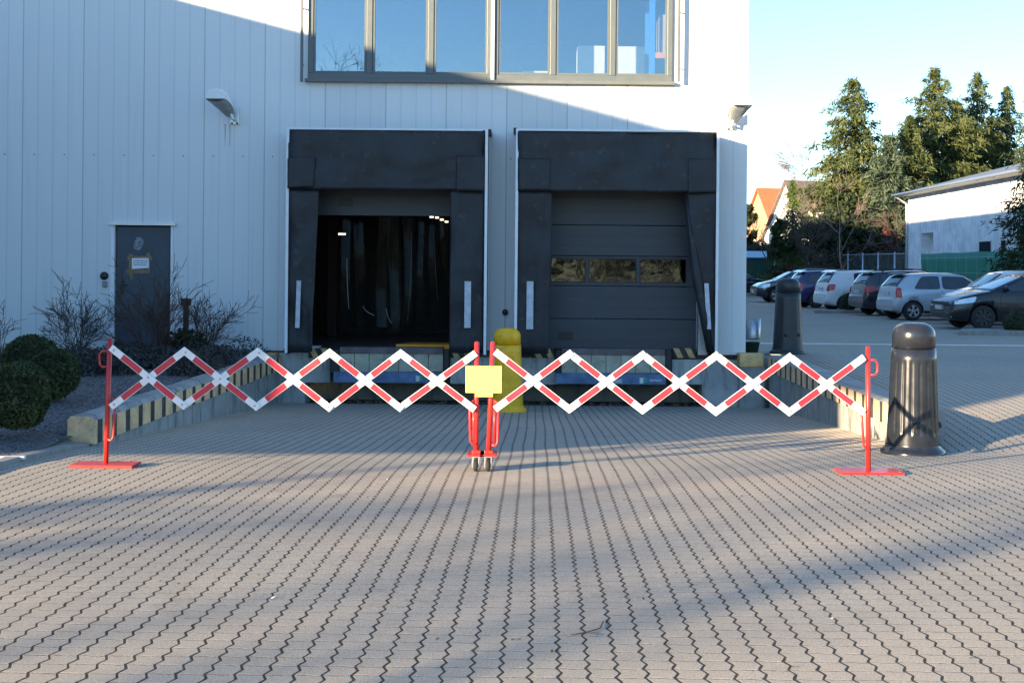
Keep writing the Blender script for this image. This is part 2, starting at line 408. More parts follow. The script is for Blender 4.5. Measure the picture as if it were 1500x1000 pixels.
# row of cladding screws
for i in range(46):
    x=PX(7,FY,226)+i*.505-8*.505
    if x>XR-.1: break
    z=PZ(7,226,FY)
    if -4.3<x<-.8 or -.4<x<3.15: continue
    mb.box(x-.009,x+.009,FY-.006,FY+.001,z-.009,z+.009,1)
wallf=mb.build('wall',[cladding,black],WH)
# side wall and others, closing the hall so that it is dark inside
mb=MB(); mb.box(XR-.14,XR-.001,FY+.141,96,zb,ROOF); mb.box(-26,-25.86,FY+.141,96,zb,ROOF); mb.box(-25.85,XR-.15,95.8,96,zb,ROOF)
mb.build('side_wall',[cladding],WH)
mb=MB(); mb.box(-26.2,XR+.06,FY-.1,96.2,ROOF+.001,ROOF+.22); mb.build('roof',[winframe],WH)
mb=MB(); mb.box(-25.8,XR-.16,FY+.142,95.7,-.02,.13); mb.build('floor_slab',[hallfloor],WH)
# a dark partition behind the docks and a mezzanine floor below the windows
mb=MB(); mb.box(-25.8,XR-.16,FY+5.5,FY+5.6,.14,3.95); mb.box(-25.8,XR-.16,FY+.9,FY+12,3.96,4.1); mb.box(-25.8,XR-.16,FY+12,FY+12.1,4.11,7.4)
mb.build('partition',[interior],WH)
# base drip edge + plinth (left of the ramp)
mb=MB(); mb.box(-26,PX(416,FY,510),FY-.03,FY+.02,zb-.035,zb-.002); mb.box(3.09,XR,FY-.03,FY+.02,zb-.035,zb-.002); mb.build('drip_edge',[alu],WH)
mb=MB(); mb.box(-26,-4.6,FY+.015,FY+.3,-.5,zb-.037); mb.box(4.0,XR+.001,FY+.015,FY+.3,-.9,zb-.037)
mb.build('plinth',[concrete],WH)
# big windows: two units of three casements
def bigwin(x0,x1,npane,label=None):
    fr=MB(); y0=FY-.05; y1=FY+.09
    w=.09; zt=wz1-.02; zb_=wz0+.02
    fr.box(x0,x1,y0,y1,zb_,zb_+w*1.1); fr.box(x0,x1,y0,y1,zt-w,zt)
    pw=(x1-x0)/npane
    for i in range(npane+1):
        c=x0+i*pw; a=max(x0,c-w*.55); b=min(x1,c+w*.55)
        if i==0: b=x0+w
        if i==npane: a=x1-w
        fr.box(a,b,y0+.002,y1-.002,zb_+w*1.1,zt-w)
    f=fr.build('window',[winframe],WH,bevel=.008)
    for i in range(npane):
        a=x0+i*pw+w*.55; b=x0+(i+1)*pw-w*.55
        # slim sash
        s=MB(); q=.035; z0=zb_+w*1.1+.003; z1=zt-w-.003; a+=.004; b-=.004
        if i==0:a+=.03
        if i==npane-1:b-=.03
        s.box(a,b,y0+.02,y1-.03,z0,z0+q); s.box(a,a+q,y0+.02,y1-.03,z0+q,z1); s.box(b-q,b,y0+.02,y1-.03,z0+q,z1)
        for hx in (a+.12,b-.12): s.box(hx-.03,hx+.03,y0+.005,y0+.02,z0-.06,z0-.045)
        s.build('sash',[winframe],f)
        g=MB(); g.box(a+q-.004,b-q+.004,y0+.05,y0+.058,z0+q-.004,z1); 
        g.build('pane',[win_glass],f)
    return f
xm=PX(722,FY,60)
bigwin(wx0,xm-.01,3); bigwin(xm+.01,wx1,3)
mb=MB(); mb.box(wx0-.04,wx1+.04,FY-.11,FY-.001,wz0-.035,wz0+.018); mb.build('window_sill',[winframe_dark],WH)
mb=MB(); mb.box(xm-.03,xm+.03,FY-.09,FY-.052,wz0-.03,wz1); mb.build('coupling_mullion',[alu],WH)
# guide rails of the blinds beside the windows
for px in (444.5,993.5):
    r=MB(); x=PX(px,FY,60); r.box(x-.022,x+.022,FY-.16,FY-.12,PZ(px,122,FY),7.2)
    for z in (4.95,5.9,6.8): r.box(x-.012,x+.012,FY-.12,FY-.001,z,z+.02)
    r.build('blind_rail',[winframe_dark],WH)
# inside the mezzanine: cartons and blue rack upright
def carton(px0,px1,py0,Y,depth,label,mat):
    a=PX(px0,Y,90); b=PX(px1,Y,90); z=PZ(px0,py0,Y)
    c=MB(); c.box(a,b,Y,Y+depth,4.11,z); 
    t=MB(); o=c.build('carton',[mat],bevel=.008); tag(o,label,'carton',None); return o
card=M('cardboard_pale',(.62,.53,.45),.8,var=.06); card2=M('cardboard_brown',(.42,.3,.2),.8,var=.08)
carton(764,808,104,FY+1.6,.9,'low pale carton just showing above the sill behind the upper window',card)
carton(846,886,67,FY+1.6,.8,'tall pale carton behind the upper window, left of two',card)
carton(898,944,68,FY+1.65,.8,'tall pale carton behind the rightmost upper window pane',card)
rk=thing('pallet_rack','blue steel pallet rack upright behind the rightmost upper window','rack',(PX(953,FY+1.7,60),FY+1.7,4.11))
bluerack=M('rack_blue',(.03,.16,.5),.4,var=.08)
x=PX(953,FY+1.7,60)
mb=MB(); mb.box(x-.05,x+.05,FY+1.35,FY+1.43,4.11,7.3); mb.build('upright',[bluerack],rk)
mb=MB(); mb.box(x-.05,x+.05,FY+2.3,FY+2.38,4.11,7.3); mb.build('upright',[bluerack],rk)
rkor=M('rack_orange',(.6,.2,.05),.5)
for z in (5.35,6.5):
    mb=MB(); mb.box(x+.05,x+1.2,FY+1.36,FY+1.42,z,z+.1); mb.build('beam',[rkor],rk)
for (z,h) in ((5.46,.7),(6.61,.5)):
    c=MB(); c.box(x+.15,x+.55,FY+1.5,FY+2.2,z,z+h); tag(c.build('carton',[card2],bevel=.008),'brown carton on the %s shelf of the blue rack behind the upper window'%('lower' if z<6 else 'upper'),'carton')

# --- personnel door
dr=MB(); x0,x1=pd[0]+.02,pd[1]-.02; z1=pd[3]-.02
dr.box(x0,x1,FY+.03,FY+.09,zb,z1)
door=dr.build('door',[doorblue],WH,bevel=.006)
mb=MB(); hx=x0+.10; hz=PZ(178,420,FY)
mb.box(hx-.025,hx+.025,FY+.018,FY+.031,hz-.12,hz+.1); mb.tube([(hx,FY+.02,hz+.03),(hx,FY-.04,hz+.03),(hx+.11,FY-.04,hz+.03)],.011,6)
mb.build('handle',[black],door)
mb=MB(); gx=PX(202,FY,357); gzz=PZ(202,357,FY)
mb.prism([(gx+.08*math.cos(a)*(1+.25*math.sin(2*a)),FY+.0285,gzz+.115*math.sin(a)) for a in [i*PI/9 for i in range(18)]],(0,.001,0)); mb.build('scraped_patch',[ghost],door)
mb=MB()
def rectpx(a,b,c,d,y,mi=0,t=.0012): 
    p,q=P(a,d,FY),P(b,c,FY); mb.box(p.x,q.x,y-t,y,p.z,q.z,mi)
rectpx(186,222,375,381,FY+.029); rectpx(184,219,395,400,FY+.029); rectpx(188,194,372,403,FY+.0275); rectpx(214,219,370,399,FY+.0275); rectpx(190,194,400,409,FY+.029)
mb.build('tape_marks',[tape],door)
mb=MB(); mb.box(pd[0]-.09,pd[1]+.09,FY-.07,FY-.001,pd[3]+.0,pd[3]+.045); mb.build('door_canopy',[alu],WH)
mb=MB(); mb.box(pd[0]-.07,pd[0]-.001,FY-.02,FY-.001,zb,pd[3]-.002); mb.box(pd[1]+.001,pd[1]+.04,FY-.02,FY-.001,zb,pd[3]-.002); mb.build('door_frame',[white_trim],WH)
nt_=thing('notice','white handwritten paper notice taped to the grey-blue personnel door','notice',P(204,385,FY))
mb=MB(); p,q=P(192.5,394,FY),P(217.5,378,FY); yy=FY+.024; mb.prism([(p.x,yy,p.z),(q.x,yy,p.z+.02),(q.x,yy,q.z+.0),(p.x,yy,q.z-.005)],(0,.001,0)); r_=random.Random(3)
for i,zf in enumerate((.75,.56,.38)):
    z=p.z+(q.z-p.z)*zf; xx=p.x+.025
    while xx<q.x-.03:
        w=r_.uniform(.012,.035); mb.box(xx,min(xx+w,q.x-.02),yy-.0012,yy-.0004,z-.006,z+.006,1); xx+=w+.01
mb.build('sheet',[paper,ink],nt_)
# buzzer beside the door
bz=thing('door_buzzer','black round buzzer over a small grey switch box left of the door','buzzer',P(153,405,FY))
c=P(153,404,FY); mb=MB(); mb.lathe([(.0,-.07),(.03,-.068),(.06,-.05),(.07,-.02),(.07,0)],20,(c.x,FY,c.z),0,'y'); mb.build('buzzer_dome',[black],bz)
c=P(154,416,FY); mb=MB(); mb.box(c.x-.04,c.x+.04,FY-.04,FY-.001,c.z-.05,c.z+.05); mb.build('switch_box',[M('grey_box',(.25,.27,.29),.5)],bz,bevel=.006)
# dock signal knob between the docks
c=P(740,457,FY); sg=thing('dock_signal','small round black signal housing on the wall between the two docks','signal',c)
mb=MB(); mb.lathe([(0,-.09),(.035,-.088),(.05,-.07),(.05,0)],20,(c.x,FY,c.z),0,'y'); mb.build('signal_housing',[black],sg)
mb=MB(); mb.lathe([(0,-.1),(.03,-.097),(.034,-.0895)],16,(c.x,FY,c.z),0,'y'); mb.build('lens',[M('dark_lens',(.03,.03,.035),.15)],sg)

# --- dock shelters
SY=21.35
def wrinkled(poly, y, name, parent, thick=.03, amp=.02, seed=0, n=14):
    """flexible curtain: quad poly (bl,br,tr,tl) in px -> grid with soft folds"""
    bl,br,tr,tl=[P(p[0],p[1],y) for p in poly]; m_=MB(); nv=[]; 
    for j in range(n+1):
        for i in range(n+1):
            s,t=i/n,j/n
            q=(bl*(1-s)+br*s)*(1-t)+(tl*(1-s)+tr*s)*t
            q.y+=amp*mnoise.noise(Vector((q.x*2.2+seed,q.z*1.6,seed*3.1)))+amp*.4*mnoise.noise(Vector((q.x*7+seed,q.z*5,seed)))
            nv.append(q)
    fs=[(j*(n+1)+i,j*(n+1)+i+1,(j+1)*(n+1)+i+1,(j+1)*(n+1)+i) for j in range(n) for i in range(n)]
    m_.add(nv,fs,0,True)
    o=m_.build(name,[rubber],parent,fix=False)
    sd=o.modifiers.new('thick','SOLIDIFY'); sd.thickness=thick; sd.offset=-1
    return o
strip_m=M('reflective_strip',(.5,.53,.58),.45,var=.15,vscale=12)
def strip(px0,px1,py0,py1,par,lean=0):
    a=P(px0,py1,SY-.045); b=P(px1,py0,SY-.045); s=MB()
    s.prism([(a.x+lean,a.y,a.z),(b.x+lean,a.y,a.z),(b.x,a.y,b.z),(a.x,a.y,b.z)],(0,.004,0)); return s.build('marker_strip',[strip_m],par)
def shelter(px0,px1,pyt,hb,flaps,strips):
    x0=PX(px0,SY,300); x1=PX(px1,SY,300); zt=PZ((px0+px1)/2,pyt,SY); fr=MB()
    t=.045
    fr.box(x0,x0+t,SY,FY-.001,.1,zt); fr.box(x1-t,x1,SY,FY-.001,.1,zt); fr.box(x0+t,x1-t,SY,FY-.001,zt-t,zt)
    f=fr.build('dock_shelter',[rubber],WH)
    e=MB(); e.box(x0-.012,x0+.032,SY-.012,SY+.03,.12,zt+.012); e.box(x1-.032,x1+.012,SY-.012,SY+.03,.12,zt+.012); e.box(x0+.032,x1-.032,SY-.012,SY+.03,zt-.02,zt+.012)
    e.build('edge_profile',[white_trim],f)
    m_=(px0+px1)/2
    # head curtain in three overlapping pieces
    a=px0+2.5; b=px1-2.5; top=pyt+2
    wrinkled([(a,hb+1),(b,hb+3),(b,top),(a,top)],SY+.0,'head_curtain',f,seed=px0*.01,amp=.055,n=22)
    for fl in flaps[:2]: wrinkled(fl,SY+.045,'side_curtain',f,seed=fl[0][0]*.013,amp=.055,n=20)
    for fl in flaps[2:]: wrinkled(fl,SY-.04,'corner_flap',f,seed=fl[0][0]*.013,amp=.012,thick=.012)
    for s in strips: strip(*s[:4],f,*(s[4:]))
    return f
shelter(420,713,189,276,[[(421,515),(456,515),(467,274),(421,274)],[(658,517),(708,517),(709,274),(660,274)],
        [(421,276),(458,274),(462,230),(421,232)],[(668,279),(709,280),(709,228),(668,228)]],[(434,441,411,480,-.02),(680,690,412,480,0)])
shelter(756,1052,191,279,[[(757,518),(803,518),(809,276),(757,276)],[(1040,518),(1050,518),(1050,276),(1004,276)],
        [(760,279),(806,279),(806,232),(760,232)],[(1008,283),(1049,281),(1049,232),(1008,232)]],[(771,781.5,412,482,0),(1031,1038,415,482,.05)])
# bunched curtain on the right shelter: hanging roll
mb=MB()
mb.tube([P(1006,285,SY+.1),P(1012,340,SY+.09),P(1020,400,SY+.05),P(1031,460,SY+.02),P(1040,515,SY+.03)],[.03,.06,.085,.08,.06],10)
mb.build('bunched_curtain',[rubber],WH)
# corner brackets (black) on the shelters
for px,py in ((717,192),(755,190)):
    c=P(px,py,SY+.2); mb=MB(); mb.box(c.x-.03,c.x+.03,SY+.1,FY-.02,c.z-.05,c.z+.02); mb.build('shelter_bracket',[black],WH)

# --- right sectional door
DY=FY+.16
sd_=MB(); x0,x1=d2[0]-.05,d2[1]+.05; lv=[PZ(905,p,DY) for p in (512,467,419,375,330,272)]
for i,(a,b) in enumerate(zip(lv,lv[1:])):
    if i==2:
        continue
    sd_.box(x0,x1,DY,DY+.05,a+.006,b-.006)
    h=(b-a)
    for k in (1,2): sd_.box(x0,x1,DY-.004,DY-.0005,a+h*k/3-.012,a+h*k/3+.012)
a,b=lv[2]+.006,lv[3]-.006
wins=[(806,858.5),(862,932.5),(937,1005.5)]
xsb=[x0]+[PX(p,DY,395) for w in wins for p in w]+[x1]
sd_.box(x0,x1,DY,DY+.05,a,a+.05); sd_.box(x0,x1,DY,DY+.05,b-.03,b)
for i in range(0,len(xsb),2): sd_.box(xsb[i],xsb[i+1],DY+.001,DY+.049,a+.05,b-.03)
sdo=sd_.build('sectional_door',[dockpanel],WH,bevel=.004)
acry=mat_glass('wavy_acrylic',.05,(.42,.36,.36),.06,3.0)
for w in wins:
    p0,p1=PX(w[0],DY,395),PX(w[1],DY,395)
    g=MB(); g.box(p0+.001,p1-.001,DY+.02,DY+.028,a+.051,b-.031); g.build('vision_panel',[acry],sdo)
    e=MB()
    for (q0,q1,r0,r1) in ((p0,p1,a+.05,a+.068),(p0,p1,b-.048,b-.03),(p0,p0+.016,a+.068,b-.048),(p1-.016,p1,a+.068,b-.048)): e.box(q0,q1,DY-.006,DY-.0005,r0,r1)
    e.build('panel_bead',[black],sdo)
mb=MB(); p,q=P(818,497,DY),P(839,486,DY); mb.box(p.x,q.x,DY-.009,DY-.0005,p.z,q.z); mb.build('grip_plate',[black],sdo)
# pale pallets stacked behind the vision panels
mb=MB()
for i in range(3):
    mb.box(x0+.35+i*.75,x0+.95+i*.75,DY+.6,DY+1.2,.14,1.45+.12*(i%2))
tag(mb.build('pallet_load',[M('wrapped_load',(.40,.20,.19),.5,var=.4,vscale=7)],bevel=.02),'wrapped brown pallet load dimly seen through the panes of the right dock door','pallet load')
# white jamb right of the door
mb=MB(); mb.box(PX(1021,FY,460),PX(1034,FY,460),FY-.2,FY-.002,.12,PZ(1020,420,FY)); mb.build('door_jamb',[steel],WH)

# --- left dock: half raised door, strip curtain, dock plate
mb=MB(); mb.box(d1[0]-.05,d1[1]+.05,DY,DY+.05,PZ(560,316,DY),PZ(560,271,DY)); ldo=mb.build('sectional_door',[dockpanel],WH,bevel=.004)
mb=MB(); p,q=P(497,302,DY),P(517,290,DY); mb.box(p.x,q.x,DY-.009,DY-.0005,p.z,q.z); mb.build('grip_plate',[black],ldo)
r_=random.Random(11)
nst=12
for i in range(nst):
    if i in (0,1,4): continue
    s=MB(); xa=d1[0]+.05+(d1[1]-d1[0]-.1)*i/nst; xb=xa+.27; y=DY+.45+.03*(i%2)
    nz=10; vs=[]; pull=.25*max(0,(i-7))/4
    for j in range(nz+1):
        t=j/nz; z=PZ(560,316,DY)-t*(2.05+(-.12 if i%3 else .02))
        for kk in range(4):
            u=kk/3; bow=.05*math.sin(PI*u)+.04*math.sin(t*5+i)
            vs.append((xa+(xb-xa)*u+pull*t*t+.03*math.sin(t*4+i*1.7),y+bow,z))
    s.add(vs,[(j*4+k_,j*4+k_+1,(j+1)*4+k_+1,(j+1)*4+k_) for j in range(nz) for k_ in range(3)],0,True)
    s.build('curtain_strip',[pvc],WH,fix=False)
edm=M('strip_highlight',(.4,.45,.5),.4); edm2=M('strip_highlight_dim',(.13,.13,.13),.5)  # pale tubes imitating the highlights on the hanging curtain strips
for (px,pa,pb,sw) in ((508,378,452,3),(532,448,462,16),(566,452,474,8),(603,340,470,-6),(636,330,440,5)):
    e=MB(); pts=[P(px+sw*(t/5)**2,pa+(pb-pa)*t/5,DY+.42) for t in range(6)]; e.tube(pts,.0042 if px<580 else .003,5); e.build('strip_highlight',[edm if px<580 else edm2],WH)
# yellow folding ramp plate lying on the dock
c=P(622,502,FY+.6); yr=MB()
a0=PX(583,FY+.7,503); a1=PX(668,FY+.7,503)
yr.prism([(a0,FY+.35,.135),(a0+.35,FY+.32,.135),(a1,FY+.3,.135),(a1,FY+1.0,.135),(a0+.2,FY+.95,.135)],(0,0,.085))
tag(yr.build('bridge_plate',[M('orange_yellow_paint',(.9,.33,.012),.5,var=.15)],bevel=.01),'orange-yellow bridging plate lying on the left dock floor','dock plate')
c=P(460,503,FY+.4); mb=MB(); mb.box(c.x-.11,c.x+.1,FY+.36,FY+.55,.135,.175); tag(mb.build('paper_pad',[paper],bevel=.004),'small white folded sheet lying at the left end of the open dock','paper')
# dim hall lamps inside and a red rack
lamp_em=bpy.data.materials.new('hall_lamp_glow'); lamp_em.use_nodes=True
nb=lamp_em.node_tree.nodes['Principled BSDF']; nb.inputs['Emission Color'].default_value=(1,.9,.7,1); nb.inputs['Emission Strength'].default_value=.7
for i,(px,py,w) in enumerate(((500,343,.16),(632,318,.07),(640,319,.07),(647,322,.07),(654,325,.07))):
    c=P(px,py,FY+4.5); mb=MB(); mb.box(c.x-w/2,c.x+w/2,FY+4.5,FY+4.56,c.z-.015,c.z+.02); mb.box(c.x-w/2-.01,c.x+w/2+.01,FY+4.48,FY+4.58,c.z+.021,c.z+.05,1)
    tag(mb.build('hall_lamp',[lamp_em,black]),'long lit hall lamp seen inside the open left dock' if i==0 else 'small lit lamp, %s of four at the upper right inside the open dock'%(['leftmost','second','third','rightmost'][i-1]),'lamp','lamps inside the open dock')
mb=MB(); c=P(486,430,FY+4); mb.box(c.x-.1,c.x+.1,FY+4,FY+4.15,.14,3.2); tag(mb.build('steel_column',[M('dull_red',(.045,.01,.008),.6)],bevel=.01),'dull red steel column deep inside the open left dock','column')

# --- dock face below the doors
DF=FY-.02
mb=MB()
def fbox(m_,a,b,c,d,y0,y1,mi=0):
    p,q=P(a,d,y0),P(b,c,y0); m_.box(p.x,q.x,y0,y1,p.z,q.z,mi)
for q in ((402,484,517,560),(659,816,524,562),(984,1083,527,563),(404,447,560.4,600),(1028,1082,563.4,606)):
    mb=MB(); fbox(mb,*q,DF+(.003 if q[3]>590 else 0),FY+.5); mb.build('dock_wall',[concrete_lt],WH,bevel=.012)
mb=MB(); mb.box(-4.5,4.1,FY+1.2,FY+1.3,-1.1,.12); mb.build('pit_back_wall',[concrete],WH)
sill_st=mat_stripes('dock_edge_stripes',0,.2,.5,.5)
for (a,b) in ((452,483),(659,693),(776,813),(985,1019)):
    m_=MB(); fbox(m_,a,b,510.5,524,DF-.012,FY+.12); m_.build('hazard_edge',[sill_st],WH)
for (a,b) in ((483.3,497),(649.5,658.7),(813.3,822),(975,984.7)):
    m_=MB(); fbox(m_,a,b,512,547,DF-.12,DF-.001); m_.build('dock_bumper',[black],WH,bevel=.02)
def leveller(a,b,dy=0,label=None):
    m_=MB(); fbox(m_,a,b,509.5+dy,517+dy,DF-.06,FY+.2); lv_=m_.build('dock_leveller',[lipsteel],WH,bevel=.006)
    m_=MB(); n=7
    for i in range(n): 
        p0=a+(b-a)*i/n+.3; p1=a+(b-a)*(i+1)/n-.3; fbox(m_,p0,p1,517.6+dy,544+dy,DF-.03,DF+.05)
    m_.build('skirt_plate',[beige],lv_)
    m_=MB(); fbox(m_,a-9,b+1,546+dy,560+dy,DF-.16,DF+.1); m_.build('buffer_beam',[bluepaint],lv_,bevel=.006)
    return lv_
l1=leveller(497.3,649.2,0); l2=leveller(822.3,974.7,2)
grn=M('green_sticker',(.03,.35,.2),.5); wht=M('white_sticker',(.6,.62,.6),.5)
for (lv_,pg,dy) in ((l1,609,550),(l2,937,553)):
    m_=MB(); fbox(m_,pg,pg+5.5,dy,dy+8.5,DF-.163,DF-.161,1); fbox(m_,pg+5.8,pg+10.5,dy,dy+7,DF-.163,DF-.161,0)
    m_.build('sticker',[grn,wht],lv_)
wl_=M('worn_label',(.45,.46,.47),.6,var=.3,vscale=40)
for q in ((952,969,555.5,558.5),(900,911,555,561)):
    m_=MB(); fbox(m_,*q,DF-.163,DF-.161); m_.build('type_plate',[wl_],l2)
# dry leaves and litter in the pit
lit=MB(); r_=random.Random(5)
for i in range(520):
    x=r_.uniform(-3.8,2.9); y=FY+r_.uniform(-.25,.6); z=interp(RAMP,y)+.01+r_.random()*.03; a=r_.uniform(0,PI); s=r_.uniform(.015,.045)
    d=Vector((math.cos(a)*s,math.sin(a)*s,r_.uniform(-.3,.6)*s)); e=Vector((-math.sin(a)*s*.6,math.cos(a)*s*.6,r_.uniform(-.2,.5)*s)); c=Vector((x,y,z))
    lit.add([c-d,c-e,c+d,c+e],[(0,1,2,3)])
tag(lit.build('dry_leaves',[M('dead_leaves',(.16,.10,.06),.9,var=.5,vscale=30)],fix=False),kind='stuff')

# ------------------------------------------------------------------ ramp walls
yst=mat_stripes('ramp_wall_stripes',1,.44,.66,0,(.84,.55,.29),(.028,.028,.028))
yst2=mat_stripes('ramp_wall_stripes_right',1,.40,.70,0,(.80,.56,.33),(.03,.03,.03),off=.1)
def rampwall(xi,xo,y0,y1,ztop,mat,label,endmat):
    t=thing('ramp_wall',label,'retaining wall',((xi+xo)/2,(y0+y1)/2,-.5),'retaining walls flanking the loading ramp')
    b=MB(); n=18
    for (a,b_) in zip([y0+(y1-y0)*i/5 for i in range(5)],[y0+(y1-y0)*(i+1)/5 for i in range(5)]):
        b.box(min(xi,xo),max(xi,xo),a+(.006 if a>y0 else 0),b_,-1.2,ztop-.27)
    b.build('wall_body',[concrete],t,bevel=.006)
    s=1 if xo>xi else -1
    c=MB(); xa,xb=xi-s*.025,xo+s*.01
    prof=[(xa,ztop-.269),(xa,ztop-.04),(xa+s*.05,ztop),(xb-s*.03,ztop),(xb,ztop-.03),(xb,ztop-.269)]
    c.prism([(x,y0-.012,z) for x,z in prof],(0,y1-y0+.012,0)); co_=c.build('striped_coping',[mat,concrete],t)
    for p_ in co_.data.polygons:
        if p_.normal.z>.5 or (p_.normal.y<-.9 and xi>0): p_.material_index=1
    return t
XL,XRi=-4.35,3.9
rampwall(XL,XL-.24,12.75,FY-.05,.06,yst,'concrete ramp wall with yellow and black striped coping beside the gravel bed',None)
rampwall(XRi,XRi+.3,13.35,FY-.3,.135,yst2,'concrete ramp wall with yellow and black striped coping behind the near black bollard',None)
# end piece at the facade with plain yellow band
t=thing('corner_pier','short concrete pier with plain yellow band at the warehouse corner','pier',(3.75,FY-.15,-.3))
mb=MB(); fbox(mb,1083.2,1121,538,606,FY-.28,FY+.01); mb.build('pier_body',[concrete],t,bevel=.01)
mb=MB(); fbox(mb,1083.4,1119,518,537.7,FY-.3,FY+.01); mb.build('yellow_band',[M('faded_yellow',(.68,.44,.18),.8,var=.2,dirt=((.2,.18,.14),.6))],t,bevel=.015)
t=thing('corner_pier','short concrete pier with plain yellow band left of the open dock','pier',(-4.4,FY-.15,-.3))
mb=MB(); fbox(mb,386,403,536,600,FY-.3,FY+.01); mb.build('pier_body',[concrete],t,bevel=.01)
mb=MB(); fbox(mb,387,404,517.5,535.7,FY-.32,FY+.01); mb.build('yellow_band',[M('faded_yellow_dark',(.62,.40,.16),.8,var=.2)],t,bevel=.015)

# ------------------------------------------------------------------ bollards
def bollard(name,label,loc,mat,h=1.28,flutes=True,knobs=()):
    t=thing(name,label,'bollard',(0,0,0),'large bollards around the loading ramp')
    nf=18; seg=nf*8
    def mod(a,z):
        if .15*h<z<.715*h:
            f=(a/(2*PI)*nf)%1; g=1-.04*max(0,math.cos((f-.5)*2*PI))**2.0*(1 if flutes else .35)
            e=min(1,(z-.15*h)/.03,(.715*h-z)/.03); return 1-(1-g)*max(0,e)
        return 1
    rb=.262; rt=.205
    zs=[.07,.14*h,.15*h,.165*h,.18*h,.35*h,.5*h,.68*h,.70*h,.715*h,.725*h,.80*h]
    rr=lambda z: rb+(rt+.008-rb)*min(1,(z/(.80*h)))**.85
    b=MB(); b.lathe([(rr(z),z) for z in zs]+[(.1,.80*h)],seg,mod=mod)
    b.build('shaft',[mat],t)
    c=MB(); z0=.806*h; pr=[(.1,z0),(rt+.003,z0),(rt+.002,z0+.12)]
    for i in range(1,9):
        a=i/8*PI/2; pr.append((.075+(rt-.073)*math.cos(a) if i<8 else .0,h-.125+.125*math.sin(a)))
    pr.insert(-1,(.075,h-.0005))
    c.lathe(pr,72); c.build('cap',[mat],t)
    f=MB(); f.lathe([(.2,.0),(.31,.0),(.315,.012),(.31,.035),(.285,.06),(.268,.07),(.263,.10)],64); f.build('base_flange',[mat],t)
    for (a,z) in knobs:
        q=MB(); r=rr(z)-.005; q.ellip((r*math.cos(a),r*math.sin(a),z),.035,.035,.035,14,8); q.build('knob',[black],t)
    t.location=loc; return t
bx=P(1337,663,12.8)
bollard('bollard','shiny charcoal fluted bollard close by on the right in front of the ramp wall',(bx.x,12.8,gz(5,12.8)-.0),blackb,1.29,True,((-1.72,.30),(-.25,.29)))
bx=P(1154.5,516,22.2)
bollard('bollard','black bollard with smooth shaft at the far warehouse corner near the litter bin',(bx.x,22.25,interp(OUT,22.25)),blackb2,1.29,False,((-1.9,.33),(-.9,.33)))
bx=P(742,600,19.9)
bollard('bollard','yellow bollard with scuffed base between the two docks',(bx.x,19.9,gz(0,19.9)),yellowb,1.28,False,())

